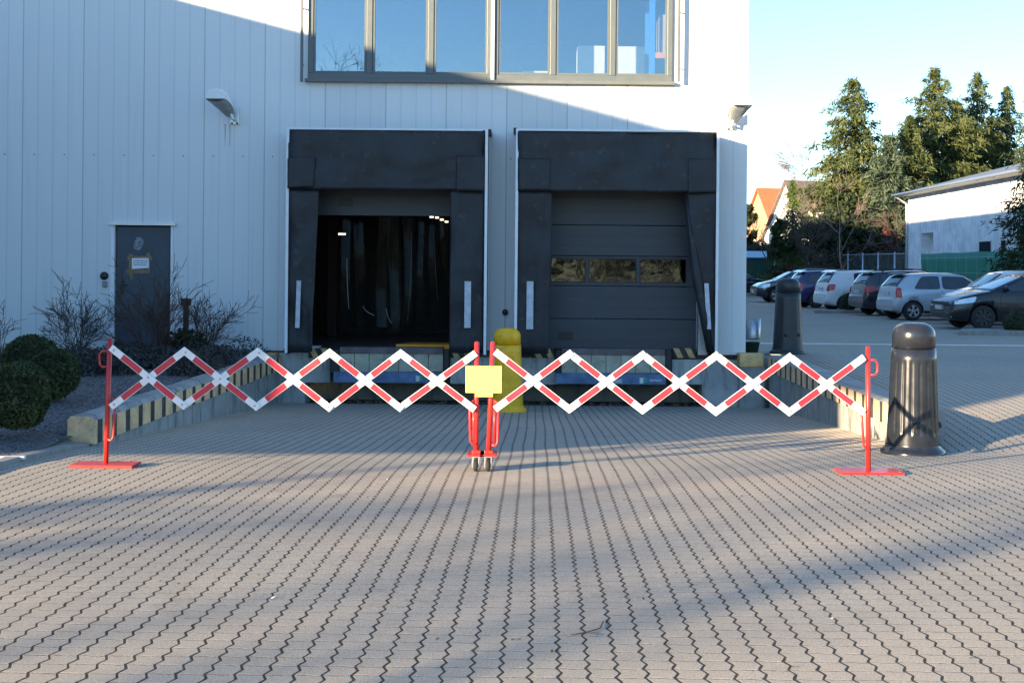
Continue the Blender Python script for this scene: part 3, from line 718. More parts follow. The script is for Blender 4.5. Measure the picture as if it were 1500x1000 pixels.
# ------------------------------------------------------------------ folding barrier
BY=10.7
def barrier(label, xs_top, xs_bot, out_px, in_px, sgn, bz):
    """xs_top / xs_bot: pixel nodes of the lattice; out/in post pixels"""
    g=thing('folding_barrier',label,'barrier',(PX(out_px[0],BY,600),BY,bz),'red and white folding barriers')
    # slats
    n=len(xs_top)-1
    def slat(p0,p1,y):
        a=P(p0[0],p0[1],y); b=P(p1[0],p1[1],y); d=(b-a); L=d.length; d.normalize(); up=Vector((0,-1,0)).cross(d); hw=.0275
        a=a-d*.02; b=b+d*.02; L+=.04
        m_=MB(); c=(a+b)/2; th=Vector((0,.006,0))
        m_.obox(c,d*(L/2),up*hw,th,0)
        for (s0,s1) in ((.155,.405),(.595,.845)):
            cc=a+d*(L*(s0+s1)/2); m_.obox(cc-Vector((0,.0065,0)),d*(L*(s1-s0)/2),up*(hw-.0035),Vector((0,.0008,0)),1)
        for s_ in (.045,.955,.5):
            m_.lathe([(0,-.011),(.008,-.010),(.010,-.006)],10,a+d*L*s_,2,'y')
        return m_.build('slat',[whitep,redfoil,steel],g)
    for i in range(n):
        slat(xs_top[i],xs_bot[i+1],BY+.000)
        slat(xs_bot[i],xs_top[i+1],BY+.015)
    # outer post with flat foot plate
    def post(px_top,px_bot,y,zend,nm='post'):
        a=P(px_top[0],px_top[1],y); b=P(px_bot[0],px_bot[1],y)
        m_=MB(); m_.tube([b,a],.0205,14); m_.lathe([(.0,.012),(.012,.01),(.021,.0)],14,a,0)
        return m_.build(nm,[redp],g)
    po=post(out_px[1],out_px[2],BY+.045,0)
    # carrying handle loops
    def loop(px,pyt,pyb,dx,y,rad=.009,par=None):
        a=P(px,pyt,y); b=P(px,pyb,y); w=dx
        m_=MB(); m_.tube([a,a+Vector((w*.75,0,0)),a+Vector((w,0,-.03)),b+Vector((w,0,.03)),b+Vector((w*.75,0,0)),b],rad,8); return m_.build('handle',[redp],par or g)
    s=sgn
    loop(out_px[0]-s*1,out_px[3],out_px[4],-s*.075,BY+.045)
    # sliding rail near the lattice
    a=P(out_px[0]+s*9,out_px[5],BY+.03); b=P(out_px[0]+s*6,out_px[6],BY+.03)
    m_=MB(); m_.tube([a+Vector((-s*.03,0,.01)),a,b+Vector((0,0,.03)),b+Vector((-s*.02,0,0)),b+Vector((-s*.05,0,0.01))],.010,8); m_.build('slide_rail',[redp],g)
    cb=P(out_px[2][0],out_px[2][1],BY+.045)
    pl=MB(); pl.obox((cb.x,BY+.03,gz(0,BY)+.012),(.26,0,0),(0,.125,0),(0,0,.010)); pl.build('foot_plate',[redp],g,bevel=.003)
    # inner post on castors
    post(in_px[1],in_px[2],BY+.045,0)
    a=P(in_px[0]-s*10,in_px[3],BY+.03); b=P(in_px[0]-s*9,in_px[4],BY+.03)
    m_=MB(); m_.tube([a+Vector((s*.04,0,.02)),a,b+Vector((0,0,.03)),b+Vector((s*.02,0,0)),b+Vector((s*.05,0,.01))],.011,8); m_.tube([a+Vector((s*.03,.01,0)),b+Vector((s*.03,.01,.02))],.012,8); m_.build('slide_rail',[redp],g)
    cz=gz(0,BY); xc=P(in_px[2][0],660,BY).x
    pm=MB(); pm.obox((xc,BY+.03,cz+.128),(.07,0,0),(0,.13,0),(0,0,.008)); pm.obox((xc,BY+.045,cz+.145),(.035,0,0),(0,.035,0),(0,0,.012)); pm.build('castor_plate',[redp],g,bevel=.003)
    for dy in (-.075,.13):
        w=MB(); yy=BY+dy; rz=cz+.048
        w.lathe([(.016,-.016),(.042,-.016),(.048,-.009),(.048,.009),(.042,.016),(.016,.016)],20,(xc,yy,rz),0,'x')
        wo=w.build('castor',[tyre],g)
        w=MB(); w.lathe([(.0,-.018),(.026,-.0175),(.028,-.015),(.028,.015),(.026,.0175),(0,.018)],16,(xc,yy,rz),0,'x'); w.build('hub',[redp],wo)
        w=MB(); w.box(xc-.03,xc-.022,yy-.028,yy+.028,rz-.015,rz+.068); w.box(xc+.022,xc+.03,yy-.028,yy+.028,rz-.015,rz+.068); w.box(xc-.03,xc+.03,yy-.028,yy+.028,rz+.0685,rz+.073)
        w.build('fork',[steel],wo)
    return g
bzz=gz(0,BY)
barrier('red and white folding barrier across the left half of the ramp, its foot plate shaded',
    [(165,511),(270,514),(377.5,515),(483,516.5),(587,517.5),(694,519)],[(165,594),(269,594),(375.5,595.5),(482.5,597),(586,597),(692.5,597.5)],
    (160,(161,497),(155,682),514,537,585,645),(698,(698.5,502),(697.5,664),590,651),1,bzz)
barrier('red and white folding barrier across the right half, ending by the charcoal bollard',
    [(1263,525),(1157,522.5),(1049.5,520.5),(942,519.5),(835,518),(728,517)],[(1263,602),(1156,603.5),(1048.5,603),(941,600.5),(834,599),(728,597)],
    (1271,(1271.5,509),(1272,696),527,549,605,657),(720,(722,502),(715.5,664),590,653),-1,bzz)
sg=thing('barrier_sign','blank bright yellow sheet metal sign hung over the two middle barrier posts','sign',P(708,580,BY-.02))
mb=MB(); p,q=P(682,575,BY-.03),P(735,536,BY-.03); mb.box(p.x,q.x,BY-.034,BY-.026,p.z,q.z); mb.build('plate',[yellowp],sg,bevel=.002)
mb=MB(); p,q=P(696,581,BY-.03),P(722,574.5,BY-.03); mb.box(p.x,q.x,BY-.04,BY+.02,p.z,q.z); mb.build('bracket',[yellowp],sg,bevel=.003)

# ------------------------------------------------------------------ wall lamps
def wall_lamp(label, px,py, brk, lean=1):
    c=P(px,py,FY-.5)
    t=thing('wall_lamp',label,'lamp',(c.x,FY,c.z),'lamps on the warehouse wall')
    # housing: rounded wedge tilted outward
    m_=MB(); prof=[]
    W=.17
    secs=[(-.02,-.06,.09,.07,.0),(-.16,.02,.135,.11,-.03*lean),(-.32,.10,.165,.175,-.09*lean),(-.43,.13,.165,.175,-.12*lean),(-.47,.14,.155,.15,-.13*lean)]
    vs=[];n=14
    for (y,z,hw,hh,ox) in secs:
        for k_ in range(n):
            a=PI*k_/(n-1); vs.append((c.x+ox+math.cos(a)*hw,FY-.12+y,c.z+z+hh*max(0,math.sin(a))**.42))
    fs=[(i*n+k_,i*n+k_+1,(i+1)*n+k_+1,(i+1)*n+k_) for i in range(len(secs)-1) for k_ in range(n-1)]
    m_.add(vs,fs,0,True); m_.add(vs[:n],[list(range(n))]); m_.add(vs[-n:],[list(range(n))[::-1]])
    m_.build('lamp_housing',[white_trim],t)
    g=MB(); vs=[]
    for (y,z,hw,hh,ox) in secs:
        for k_ in range(7):
            a=PI*k_/6; vs.append((c.x+ox+math.cos(a)*(hw-.012),FY-.12+y,c.z+z-.002-.05*math.sin(a)))
    g.add(vs,[(i*7+k_,i*7+k_+1,(i+1)*7+k_+1,(i+1)*7+k_) for i in range(len(secs)-1) for k_ in range(6)],0,True)
    g.build('diffuser',[M('lamp_bowl',(.3,.32,.33),.25)],t)
    b=MB(); b.tube([(c.x+brk,FY-.02,c.z-.15),(c.x+brk,FY-.18,c.z-.15),(c.x+brk*.3,FY-.17,c.z+.0),(c.x,FY-.16,c.z+.06)],.028,10); b.box(c.x+brk-.075,c.x+brk+.075,FY-.03,FY-.001,c.z-.22,c.z+.06)
    b.build('bracket',[alu],t,bevel=.004)
    for q in (-.055,.03):
        b=MB(); b.box(c.x+brk+q,c.x+brk+q+.025,FY-.04,FY-.0305,c.z-.22,c.z-.19); b.build('rusty_bolt',[rust],t)
    return t
wall_lamp('white wall lamp on the shaded wall above the grey personnel door side',328,158,.07)
wall_lamp('white wall lamp at the sunlit right corner of the warehouse',1080,167,-.03,-.6)
# rust runs below the lamps belong to the wall
mb=MB(); r_=random.Random(2)
for (px,py) in ((330,182),(337,182),(1072,190),(1078,190)):
    a=P(px,py,FY); L=r_.uniform(.18,.4); w=.012
    mb.prism([(a.x-w,FY-.0015,a.z),(a.x+w,FY-.0015,a.z),(a.x+.003,FY-.0015,a.z-L),(a.x-.003,FY-.0015,a.z-L)],(0,.001,0))
mb.build('rust_stain',[M('rust_run',(.45,.38,.33),.7,var=.2)],WH)

# ------------------------------------------------------------------ vegetation builders
def leaf_cards(mb, c, n, rx, ry, rz, s, r_, shell=.0, mi=0, up=.0):
    for i in range(n):
        while True:
            v=Vector((r_.uniform(-1,1),r_.uniform(-1,1),r_.uniform(-1,1)))
            if shell*shell<v.length_squared<1: break
        p=Vector((c[0]+v.x*rx,c[1]+v.y*ry,c[2]+v.z*rz))
        d=Vector((r_.gauss(0,1),r_.gauss(0,1),r_.gauss(0,1)+up)).normalized(); e=d.orthogonal().normalized()
        e=(Matrix.Rotation(r_.uniform(0,6.28),3,d)@e); q=s*r_.uniform(.6,1.4)
        mb.add([p-d*q,p-e*q*.45,p+d*q,p+e*q*.45],[(0,1,2,3)],mi,False)
def box_ball(label, c, r, squash=.92, seed=1, mat=None, dens=1.0, group='clipped box balls', name='box_bush'):
    t=thing(name,label,'shrub',(c[0],c[1],c[2]-r*squash*.9),group)
    r_=random.Random(seed); m_=MB()
    core=MB(); vs=[]; seg,rings=28,18
    for i in range(rings+1):
        for k_ in range(seg):
            th=PI*i/rings; ph=2*PI*k_/seg; d=Vector((math.sin(th)*math.cos(ph),math.sin(th)*math.sin(ph),-math.cos(th)))
            rr=r*(.9+.09*mnoise.noise(d*2.4+Vector((seed,0,0)))); vs.append(Vector(c)+Vector((d.x*rr,d.y*rr,d.z*rr*squash)))
    core.add(vs,[(i*seg+k_,i*seg+(k_+1)%seg,(i+1)*seg+(k_+1)%seg,(i+1)*seg+k_) for i in range(rings) for k_ in range(seg)],0,True)
    n=int(5200*dens); s=.026
    for i in range(n):
        d=Vector((r_.gauss(0,1),r_.gauss(0,1),r_.gauss(0,1))).normalized()
        rr=r*(.93+.09*mnoise.noise(d*2.4+Vector((seed,0,0)))+r_.uniform(-.06,.035)); p=Vector(c)+Vector((d.x*rr,d.y*rr,d.z*rr*squash))
        a=(d+Vector((r_.gauss(0,.7),r_.gauss(0,.7),r_.gauss(0,.7)))).normalized(); e=a.orthogonal().normalized(); e=Matrix.Rotation(r_.uniform(0,6.28),3,a)@e
        q=s*r_.uniform(.6,1.5); m_.add([p-a*q*.6,p-e*q*.45,p+a*q,p+e*q*.45],[(0,1,2,3)])
    core.build('branch_core',[M('box_inner',(.012,.018,.008),.9)],t)
    m_.build('foliage',[mat or boxleaf],t,fix=False)
    return t
def twigs(mb, base, direction, length, rad, depth, r_, spread=.5, seg=4, curve=.25, droop=0.0, nsub=(2,4), minr=.0022):
    p=Vector(base); d=Vector(direction).normalized(); pts=[p.copy()]; rs=[rad]; n=5
    for i in range(n):
        d=(d+Vector((r_.gauss(0,curve),r_.gauss(0,curve),r_.gauss(0,curve)-droop*.3))*.5).normalized()
        p=p+d*(length/n); pts.append(p.copy()); rs.append(max(minr,rad*(1-.75*(i+1)/n)))
    mb.tube(pts,rs,seg if rad>.01 else 3,0,True,False)
    if depth<=0: return
    for i in range(r_.randint(*nsub)):
        k_=r_.randint(1,n-1) if depth>0 else n; q=pts[k_]; dd=(pts[k_]-pts[k_-1]).normalized()
        o=Vector((r_.gauss(0,1),r_.gauss(0,1),r_.gauss(0,.7))).normalized()
        nd=(dd+o*spread*1.3).normalized()
        twigs(mb,q,nd,length*r_.uniform(.45,.75),max(minr,rs[k_]*.7),depth-1,r_,spread,seg,curve,droop,nsub,minr)
def bare_shrub(label, base, h, n, seed, mat=None, spread=.5, name='bare_shrub', lean=.6, depth=3):
    r_=random.Random(seed); m_=MB()
    for i in range(n):
        a=r_.uniform(0,6.28); d=Vector((math.cos(a)*lean*r_.random(),math.sin(a)*lean*r_.random(),1))
        twigs(m_,Vector(base)+Vector((r_.gauss(0,.08),r_.gauss(0,.08),-.02)),d,h*r_.uniform(.55,.9),.009,depth,r_,spread,4,.22,0,(2,4),.0035)
    o=m_.build(name,[mat or twig],None,fix=False); return tag(o,label,'shrub')
def bare_tree(label, base, h, seed, mat=None, trunk_r=.16, name='bare_tree', depth=4, minr=.012, nlimb=9, group=None):
    r_=random.Random(seed); t=thing(name,label,'tree',base,group)
    tr=MB(); pts=[Vector(base)]; d=Vector((0,0,1)); rs=[trunk_r]; n=8
    for i in range(n):
        d=(d+Vector((r_.gauss(0,.07),r_.gauss(0,.07),.1))).normalized(); pts.append(pts[-1]+d*h*.8/n); rs.append(trunk_r*(1-.8*(i+1)/n))
    tr.tube(pts,rs,8); tr.build('trunk',[mat or bark],t)
    m_=MB()
    for i in range(nlimb):
        k_=r_.randint(2,n); a=i*2.4+r_.random(); dd=Vector((math.cos(a),math.sin(a),r_.uniform(.5,1.2)))
        twigs(m_,pts[k_],dd,h*r_.uniform(.25,.42),max(minr*1.5,rs[k_]*.6),depth-1,r_,.5,4,.2,0,(3,5),minr)
    m_.build('crown',[mat or twig],t,fix=False); return t
def conifer(label, base, h, rad, seed, mat=None, dens=1.0, name='spruce_tree', top=.0, slim=1.0, group=None, droop=.35, card=.46, base_h=.05, nq=13):
    """tapered trunk with whorls of drooping boughs, each bough clothed in needle sprays"""
    r_=random.Random(seed); t=thing(name,label,'tree',base,group)
    tr=MB(); tr.tube([Vector(base),Vector(base)+Vector((0,0,h*.5)),Vector(base)+Vector((0,0,h))],[rad*.055+.06,rad*.035+.03,.015],8); tr.build('trunk',[bark],t)
    m_=MB(); B=Vector(base); z=h*base_h
    while z<h-.1:
        f=z/h; R_=1.12*rad*((1-f)**.72)*r_.uniform(.66,1.16)*(1-.35*max(0,.12-f)/.12); nb=max(4,int((4.5+11*(1-f))*dens)); a0=r_.uniform(0,6.28)
        for b_ in range(nb):
            a=a0+b_*6.283/nb+r_.gauss(0,.25); L=max(.15,R_*r_.choice((.55,.75,.9,1.0,1.1,1.3))*r_.uniform(.9,1.1)); lift=.25+.55*f
            dirv=Vector((math.cos(a),math.sin(a),0))
            ns=max(3,int(L/.26*dens**.5))
            for s in range(ns):
                u=((s+r_.random())/ns)**.72
                p=B+dirv*(L*u)+Vector((0,0,z+L*(lift*u-droop*1.6*u*u)+.0))
                w=(1-u*.6)*L*.28+.08
                for q in range(nq):
                    off=Vector((r_.gauss(0,w*.5),r_.gauss(0,w*.5),r_.gauss(0,.07)-abs(r_.gauss(0,.16))))
                    pp=p+off; d=(dirv*r_.uniform(.1,.9)+Vector((r_.gauss(0,.45),r_.gauss(0,.45),r_.uniform(-1.1,.2)))).normalized()
                    e=Matrix.Rotation(r_.uniform(0,PI),3,d)@d.orthogonal().normalized(); sz=card*r_.uniform(.5,1.2)*(1-.35*f)
                    m_.add([pp-d*sz*.45,pp-e*sz*.13,pp+d*sz*.75,pp+e*sz*.13],[(0,1,2,3)])
        z+=max(.16,.042*h*(1-.45*f))*r_.uniform(.8,1.2)
    # leader
    for s in range(10):
        pp=B+Vector((0,0,h-.9*s/10)); d=Vector((r_.gauss(0,.6),r_.gauss(0,.6),.9)).normalized(); e=d.orthogonal().normalized(); sz=.14+.02*s
        m_.add([pp-d*sz*.4,pp-e*sz*.2,pp+d*sz*.7,pp+e*sz*.2],[(0,1,2,3)])
    m_.build('crown',[mat or spruce],t,fix=False); return t

# --- garden bed on the left
gy=lambda y: gl(-6,y)
def ball_px(pxc,pyt,pyb,Y,rpx,label,seed):
    r=rpx*Y/FPX; zt=PZ(pxc,pyt,Y); zb_=PZ(pxc,pyb,Y); cz=(zt+zb_)/2
    return box_ball(label,(PX(pxc,Y,(pyt+pyb)/2),Y,cz),r,(zt-zb_)/2/r,seed)
ball_px(26,529,630,12.6,47,'clipped box ball nearest the left edge of the picture, biggest of three in the gravel',1)
ball_px(79,511,584,15.2,38,'clipped box ball behind the biggest one, right of the three in the gravel',2)
ball_px(45,490,562,17.2,41,'clipped box ball farthest back of the three in the gravel, nearest the wall',3)
bare_shrub('leafless shrub left of the grey door behind the clipped balls',(PX(115,20.8),20.8,gl(-7,20.8)),1.0,18,21)
bare_shrub('dense leafless shrub in front of the grey personnel door',(PX(232,20.3),20.3,gl(-6,20.3)),1.2,19,22,M('brown_twig',(.085,.052,.038),.9,var=.3,vscale=12),.42)
bare_shrub('leafless shrub right of the grey door around the rusty post',(PX(292,20.9),20.9,gl(-5.5,20.9)),.95,14,23)
bare_shrub('small leafless sprigs at the left edge of the picture',(PX(-18,18.5),18.5,gl(-7,18.5)),1.0,4,24)
# low heather-like ground cover
r_=random.Random(9); m_=MB()
for i in range(75):
    px=r_.uniform(110,375); Y=r_.uniform(18.2,21.4)
    if px>330 and Y<19.5: continue
    x=PX(px,Y); 
    if x>-4.75: continue
    rr=r_.uniform(.16,.32); leaf_cards(m_,(x,Y,gl(x,Y)+rr*.35),420,rr*1.3,rr*1.3,rr*.75,.026,r_,.4,0,.8)
tag(m_.build('ground_cover',[heather],fix=False),kind='stuff')
# dead leaves on the bed
m_=MB()
for i in range(500):
    x=r_.uniform(-9,-4.6); Y=r_.uniform(10,21.5); a=r_.uniform(0,6.28); s=r_.uniform(.015,.04); c=Vector((x,Y,gl(x,Y)+.02)); d=Vector((math.cos(a)*s,math.sin(a)*s,r_.uniform(-.2,.4)*s)); e=Vector((-d.y*.6,d.x*.6,.3*s))
    m_.add([c-d,c-e,c+d,c+e],[(0,1,2,3)])
tag(m_.build('fallen_leaves',[M('brown_leaf',(.13,.09,.06),.9,var=.5,vscale=20)],fix=False),kind='stuff')
# rusty post with flange head
c=P(272,500,20.9); rp=thing('standpipe','rusty iron standpipe with a square flange head beside the grey door','pipe',(c.x,20.9,gl(-5.7,20.9)))
zt=PZ(272,437,20.9); mb=MB(); mb.tube([(c.x,20.9,gl(-5.7,20.9)-.05),(c.x,20.9,zt-.1)],.045,12); mb.build('pipe',[rust],rp)
mb=MB(); mb.box(c.x-.07,c.x+.07,20.84,20.96,zt-.12,zt); mb.lathe([(0,-.075),(.02,-.07),(.025,-.06)],10,(c.x,20.9,zt-.06),0,'y'); mb.build('flange_head',[rust],rp,bevel=.01)
mb=MB(); leaf_cards(mb,(c.x,20.8,gl(-5.7,20.8)+.2),900,.42,.3,.3,.05,random.Random(4),.2,0,.5); tag(mb.build('evergreen_cushion',[hedge_m],fix=False),'low dark evergreen cushion at the foot of the rusty standpipe','shrub')
mb=MB(); a=P(-4,665,11.0); b=P(36,666,11.0); mb.obox(((a.x+b.x)/2,11.0,gl(-4.7,11)+.02),((b.x-a.x)/2,.01,0),(-.003,.03,0),(0,0,.012)); tag(mb.build('plank_offcut',[white_trim],bevel=.003),'narrow white strip of board lying on the gravel at the left edge','board')

m_=MB(); r_=random.Random(6); c=P(866,927,5.55); c.z=gz(0,5.6)+.006
m_.tube([(c.x-.09,5.5,c.z),(c.x-.02,5.53,c.z+.004),(c.x+.04,5.6,c.z+.002),(c.x+.06,5.72,c.z)],.0028,5); m_.tube([(c.x-.02,5.53,c.z+.004),(c.x+.03,5.5,c.z+.001)],.002,4)
tag(m_.build('fallen_twig',[twig]),'thin forked brown twig lying on the pavers in the right foreground','twig')
m_=MB()
for i in range(140):
    Y=r_.uniform(5,12); px=r_.uniform(0,1500); x=PX(px,Y); a=r_.uniform(0,6.28); q=r_.uniform(.004,.014); z=gz(x,Y)+.004
    d=Vector((math.cos(a)*q,math.sin(a)*q,r_.uniform(0,.5)*q)); e=Vector((-d.y*.6,d.x*.6,.2*q)); cc=Vector((x,Y,z+.003)); m_.add([cc-d,cc-e,cc+d,cc+e],[(0,1,2,3)],r_.choice((0,0,0,0,0,0,0,0,1)))
tag(m_.build('scattered_litter',[M('litter_brown',(.10,.06,.035),.9),M('litter_pale',(.7,.68,.64),.8)],fix=False),kind='stuff')
# litter bin at the corner
c=P(1102,497,22.6); bn=thing('litter_bin','round galvanised litter bin on a post at the warehouse corner','litter bin',(c.x,22.6,.1))
z0,z1=PZ(1102,497,22.6),PZ(1102,467,22.6); mb=MB(); mb.lathe([(0,z0),(.135,z0),(.14,z0+.02),(.145,z1),(.138,z1),(.13,z0+.03),(0,z0+.03)],28,(c.x,22.6,0)); mb.build('bin_drum',[steel],bn)
mb=MB(); mb.tube([(c.x-.16,22.6,.1),(c.x-.16,22.6,z1+.03)],.02,8); mb.build('post',[steel],bn)
mb=MB(); mb.lathe([(0,.1),(.1,.1),(.135,.3),(.14,.3),(.14,.31),(.1,.31),(0,.28)],24,(c.x-.03,22.45,0)); tag(mb.build('flower_pot',[M('dark_green_plastic',(.02,.05,.035),.5)]),'dark green plastic pot standing under the galvanised litter bin','pot')

# ------------------------------------------------------------------ cars
carglass=mat_glass('car_glass',.10,(.16,.18,.19),.02)
seatm=M('car_interior',(.02,.02,.022),.8)
redlens=M('red_lens',(.45,.012,.02),.15,spec=.6,var=.1); clearlens=M('clear_lens',(.55,.57,.6),.08,.4,spec=.8)
platem=M('number_plate_white',(.6,.6,.6),.5); trimb=M('black_trim',(.015,.015,.016),.45)
rim_s=M('silver_rim',(.5,.51,.53),.3,.6); rim_d=M('dark_steel_rim',(.035,.035,.038),.5,.4)
def carpaint(name,col,metal=.0,rough=.3): return M(name,col,rough,metal,var=.03,coat=.8)
def make_car(name,label,loc,heading,paint,L,W,H,top,belt,wheels,wr,swin,screen=None,rear=None,tail=None,head=None,rim=rim_s,spokes=5,rails=False,seams=(),plate_f=None,plate_r=None,grille=None,lower=None,roofant=None,fog=False,wiper=True,mirror=None):
    zbm=.20
    def T0(x): return interp(top,x)
    def T(x): return (T0(x-.03)+2*T0(x)+T0(x+.03))/4
    def w(x):
        q=abs(x-L/2)/(L/2); return W/2*(1-.05*q**2-.13*q**9)
    def bot(x):
        return zbm+.10*max(0,(abs(x-L/2)/(L/2))-.78)/.22
    def sh(x): return min(belt-.02*(abs(x-L*.45)/(L*.5)),T(x)-.055)
    def up(x,z):
        s=sh(x); return w(x)*.965*(1-.24*max(0,z-s)/(H-belt))
    def half(x):
        zb_=bot(x); s=sh(x); W_=w(x); Te=T(x)-.05
        m1=zb_+(s-zb_)*.22; m2=zb_+(s-zb_)*.52; m3=zb_+(s-zb_)*.78
        pts=[(0,zb_),(W_*.78,zb_),(W_*.93,zb_+.03),(W_*.982,m1),(W_,m2),(W_*.992,m3),(W_*.965,s)]
        for k_ in (1,2,3,4): z=s+(Te-s)*k_/4; pts.append((up(x,z),z))
        yr=up(x,Te); pts+= [(yr-.012,Te+.022),(yr-.05,T(x)-.006),(yr*.7,T(x)+.008),(yr*.35,T(x)+.016),(0,T(x)+.018)]
        return pts
    def yside(x,z):
        h=half(x)[2:11]
        if z<=h[0][1]: return h[0][0]
        for (y0,z0),(y1,z1) in zip(h,h[1:]):
            if z<=z1: return y0+(y1-y0)*((z-z0)/(z1-z0) if z1>z0 else 0)
        return h[-1][0]
    def ztop(x,y):
        h=half(x)[10:]; y=abs(y)
        for (y0,z0),(y1,z1) in zip(h,h[1:]):
            if y>=y1: return z1+(z0-z1)*((y-y1)/(y0-y1) if y0>y1 else 0)
        return h[-1][1]
    xs=sorted(set([round(L*i/46,4) for i in range(47)]+[round(p[0],4) for p in top if 0<=p[0]<=L]+[.015,.03,L-.015,L-.03]))
    xs=[x for i,x in enumerate(xs) if i==0 or x-xs[i-1]>.004]
    t=thing(name,label,'car',(0,0,0),'cars parked in the yard')
    off=Vector((L/2,0,0))
    V=lambda x,y,z: Vector((x-L/2,y,z))
    m_=MB(); vs=[]; nh=len(half(L/2)); full=2*nh-2
    for x in xs:
        h=half(x); ring=[V(x,y,z) for y,z in h]+[V(x,-y,z) for y,z in h[-2:0:-1]]; vs+=ring
    fs=[(i*full+k_,i*full+(k_+1)%full,(i+1)*full+(k_+1)%full,(i+1)*full+k_) for i in range(len(xs)-1) for k_ in range(full)]
    m_.add(vs,fs,0,True); m_.add(vs[:full],[list(range(full))]); m_.add(vs[-full:],[list(range(full))])
    body=m_.build('body',[paint,black],t)
    # wheel arches cut out of the shell
    cut=MB()
    for wx in wheels:
        for s in (-1,1):
            cut.lathe([(0,s*(W/2-.30)),(wr+.045,s*(W/2-.30)),(wr+.045,s*(W/2+.2)),(0,s*(W/2+.2))],28,V(wx,0,wr),0,'y',smooth=False)
    co=cut.build('cutter',[black],None)
    co.data.materials.clear(); co.data.materials.append(black)
    md=body.modifiers.new('b','BOOLEAN'); md.object=co; md.operation='DIFFERENCE'; md.solver='EXACT'
    dg=bpy.context.evaluated_depsgraph_get(); dg.update()
    nm=bpy.data.meshes.new_from_object(body.evaluated_get(dg)); body.modifiers.clear(); old=body.data; body.data=nm; nm.name='body'
    bpy.data.objects.remove(co); bpy.data.meshes.remove(old)
    nm.materials.clear(); nm.materials.append(paint); nm.materials.append(black)
    for p in nm.polygons:
        c=p.center; 
        for wx in wheels:
            dx=c.x-(wx-L/2); dz=c.z-wr
            if dx*dx+dz*dz<(wr+.046)**2 and (abs(c.y)>W/2-.32) and ((abs(p.normal.y)<.5 and abs(math.hypot(dx,dz)-wr-.045)<.03) or (abs(c.y)<W/2-.26 and abs(p.normal.y)>.5)):
                p.material_index=1; p.use_smooth=False
    # glass
    def sidepoly(poly,name_,mats,s,offn=.005,th=.02,par=t,n=7,rnd_=0):
        """poly: 4 corners (x,z) bl br tr tl, mapped on the flank"""
        q=MB(); vs=[]
        for lay in (offn,offn-th):
            for j in range(n+1):
                for i in range(n+1):
                    u_,v_=2*i/n-1,2*j/n-1
                    a=(u_*math.sqrt(1-rnd_*v_**6*.5)+1)/2; b=(v_*math.sqrt(1-rnd_*u_**6*.5)+1)/2
                    x=(poly[0][0]*(1-a)+poly[1][0]*a)*(1-b)+(poly[3][0]*(1-a)+poly[2][0]*a)*b
                    z=(poly[0][1]*(1-a)+poly[1][1]*a)*(1-b)+(poly[3][1]*(1-a)+poly[2][1]*a)*b
                    vs.append(V(x,s*(yside(x,z)+lay),z))
        N=(n+1)*(n+1)
        fs=[(j*(n+1)+i,j*(n+1)+i+1,(j+1)*(n+1)+i+1,(j+1)*(n+1)+i) for j in range(n) for i in range(n)]
        fs+=[tuple(N+k_ for k_ in f[::-1]) for f in fs]
        ed=[(j*(n+1)) for j in range(n+1)]; er=[j*(n+1)+n for j in range(n+1)]
        for a,b in zip(ed,ed[1:]): fs.append((a,b,N+b,N+a))
        for a,b in zip(er,er[1:]): fs.append((a,N+a,N+b,b))
        for i in range(n): fs.append((i,N+i,N+i+1,i+1)); fs.append((n*(n+1)+i,n*(n+1)+i+1,N+n*(n+1)+i+1,N+n*(n+1)+i))
        q.add(vs,fs,0,False); return q.build(name_,mats,par)
    def toppatch(x0,x1,ins0,ins1,name_,mats,offn=.008,n=8,par=t):
        q=MB(); vs=[]
        sl=math.atan2(T(x1)-T(x0),x1-x0); nx_,nz_=-math.sin(sl),math.cos(sl)
        for lay in (offn,offn-.02):
            for j in range(n+1):
                x=x0+(x1-x0)*j/n; ym=up(x,T(x)-.05)-(ins0+(ins1-ins0)*j/n)
                for i in range(n+1):
                    y=ym*(2*i/n-1); vs.append(V(x+nx_*lay,y,ztop(x,y)+nz_*lay))
        N=(n+1)*(n+1)
        fs=[(j*(n+1)+i,j*(n+1)+i+1,(j+1)*(n+1)+i+1,(j+1)*(n+1)+i) for j in range(n) for i in range(n)]
        fs+=[tuple(N+k_ for k_ in f[::-1]) for f in fs]
        for i in range(n): fs.append((i,N+i,N+i+1,i+1)); fs.append((n*(n+1)+i,n*(n+1)+i+1,N+n*(n+1)+i+1,N+n*(n+1)+i))
        for j in range(n): fs.append((j*(n+1),(j+1)*(n+1),N+(j+1)*(n+1),N+j*(n+1))); fs.append((j*(n+1)+n,N+j*(n+1)+n,N+(j+1)*(n+1)+n,(j+1)*(n+1)+n))
        q.add(vs,fs,0,True); return q.build(name_,mats,par)
    glassy=M('car_window',(.028,.034,.04),.06,spec=.9,var=.25,vscale=3) if 'car_window' not in bpy.data.materials else bpy.data.materials['car_window']
    for s in (-1,1):
        for poly in swin:
            sidepoly([(poly[0][0]-.02,poly[0][1]-.015),(poly[1][0]+.02,poly[1][1]-.015),(poly[2][0]+.02,poly[2][1]+.015),(poly[3][0]-.02,poly[3][1]+.015)],'window_seal',[trimb],s,.003,rnd_=.25)
            sidepoly(poly,'side_window',[glassy],s,.006,rnd_=.25)
        for x in seams:
            z1=sh(x)-.01; sidepoly([(x-.006,.3),(x+.006,.3),(x+.006,z1),(x-.006,z1)],'door_seam',[trimb],s,.002,.012,n=4)
        hx=[x for x in seams]
        for x in hx[:max(1,len(hx)-1)]:
            q=MB(); z=belt-.12; q.obox(V(x+.13,s*(yside(x+.13,z)+.015),z),(.075,0,0),(0,.016,0),(0,0,.018)); q.build('door_handle',[trimb],t,bevel=.006)
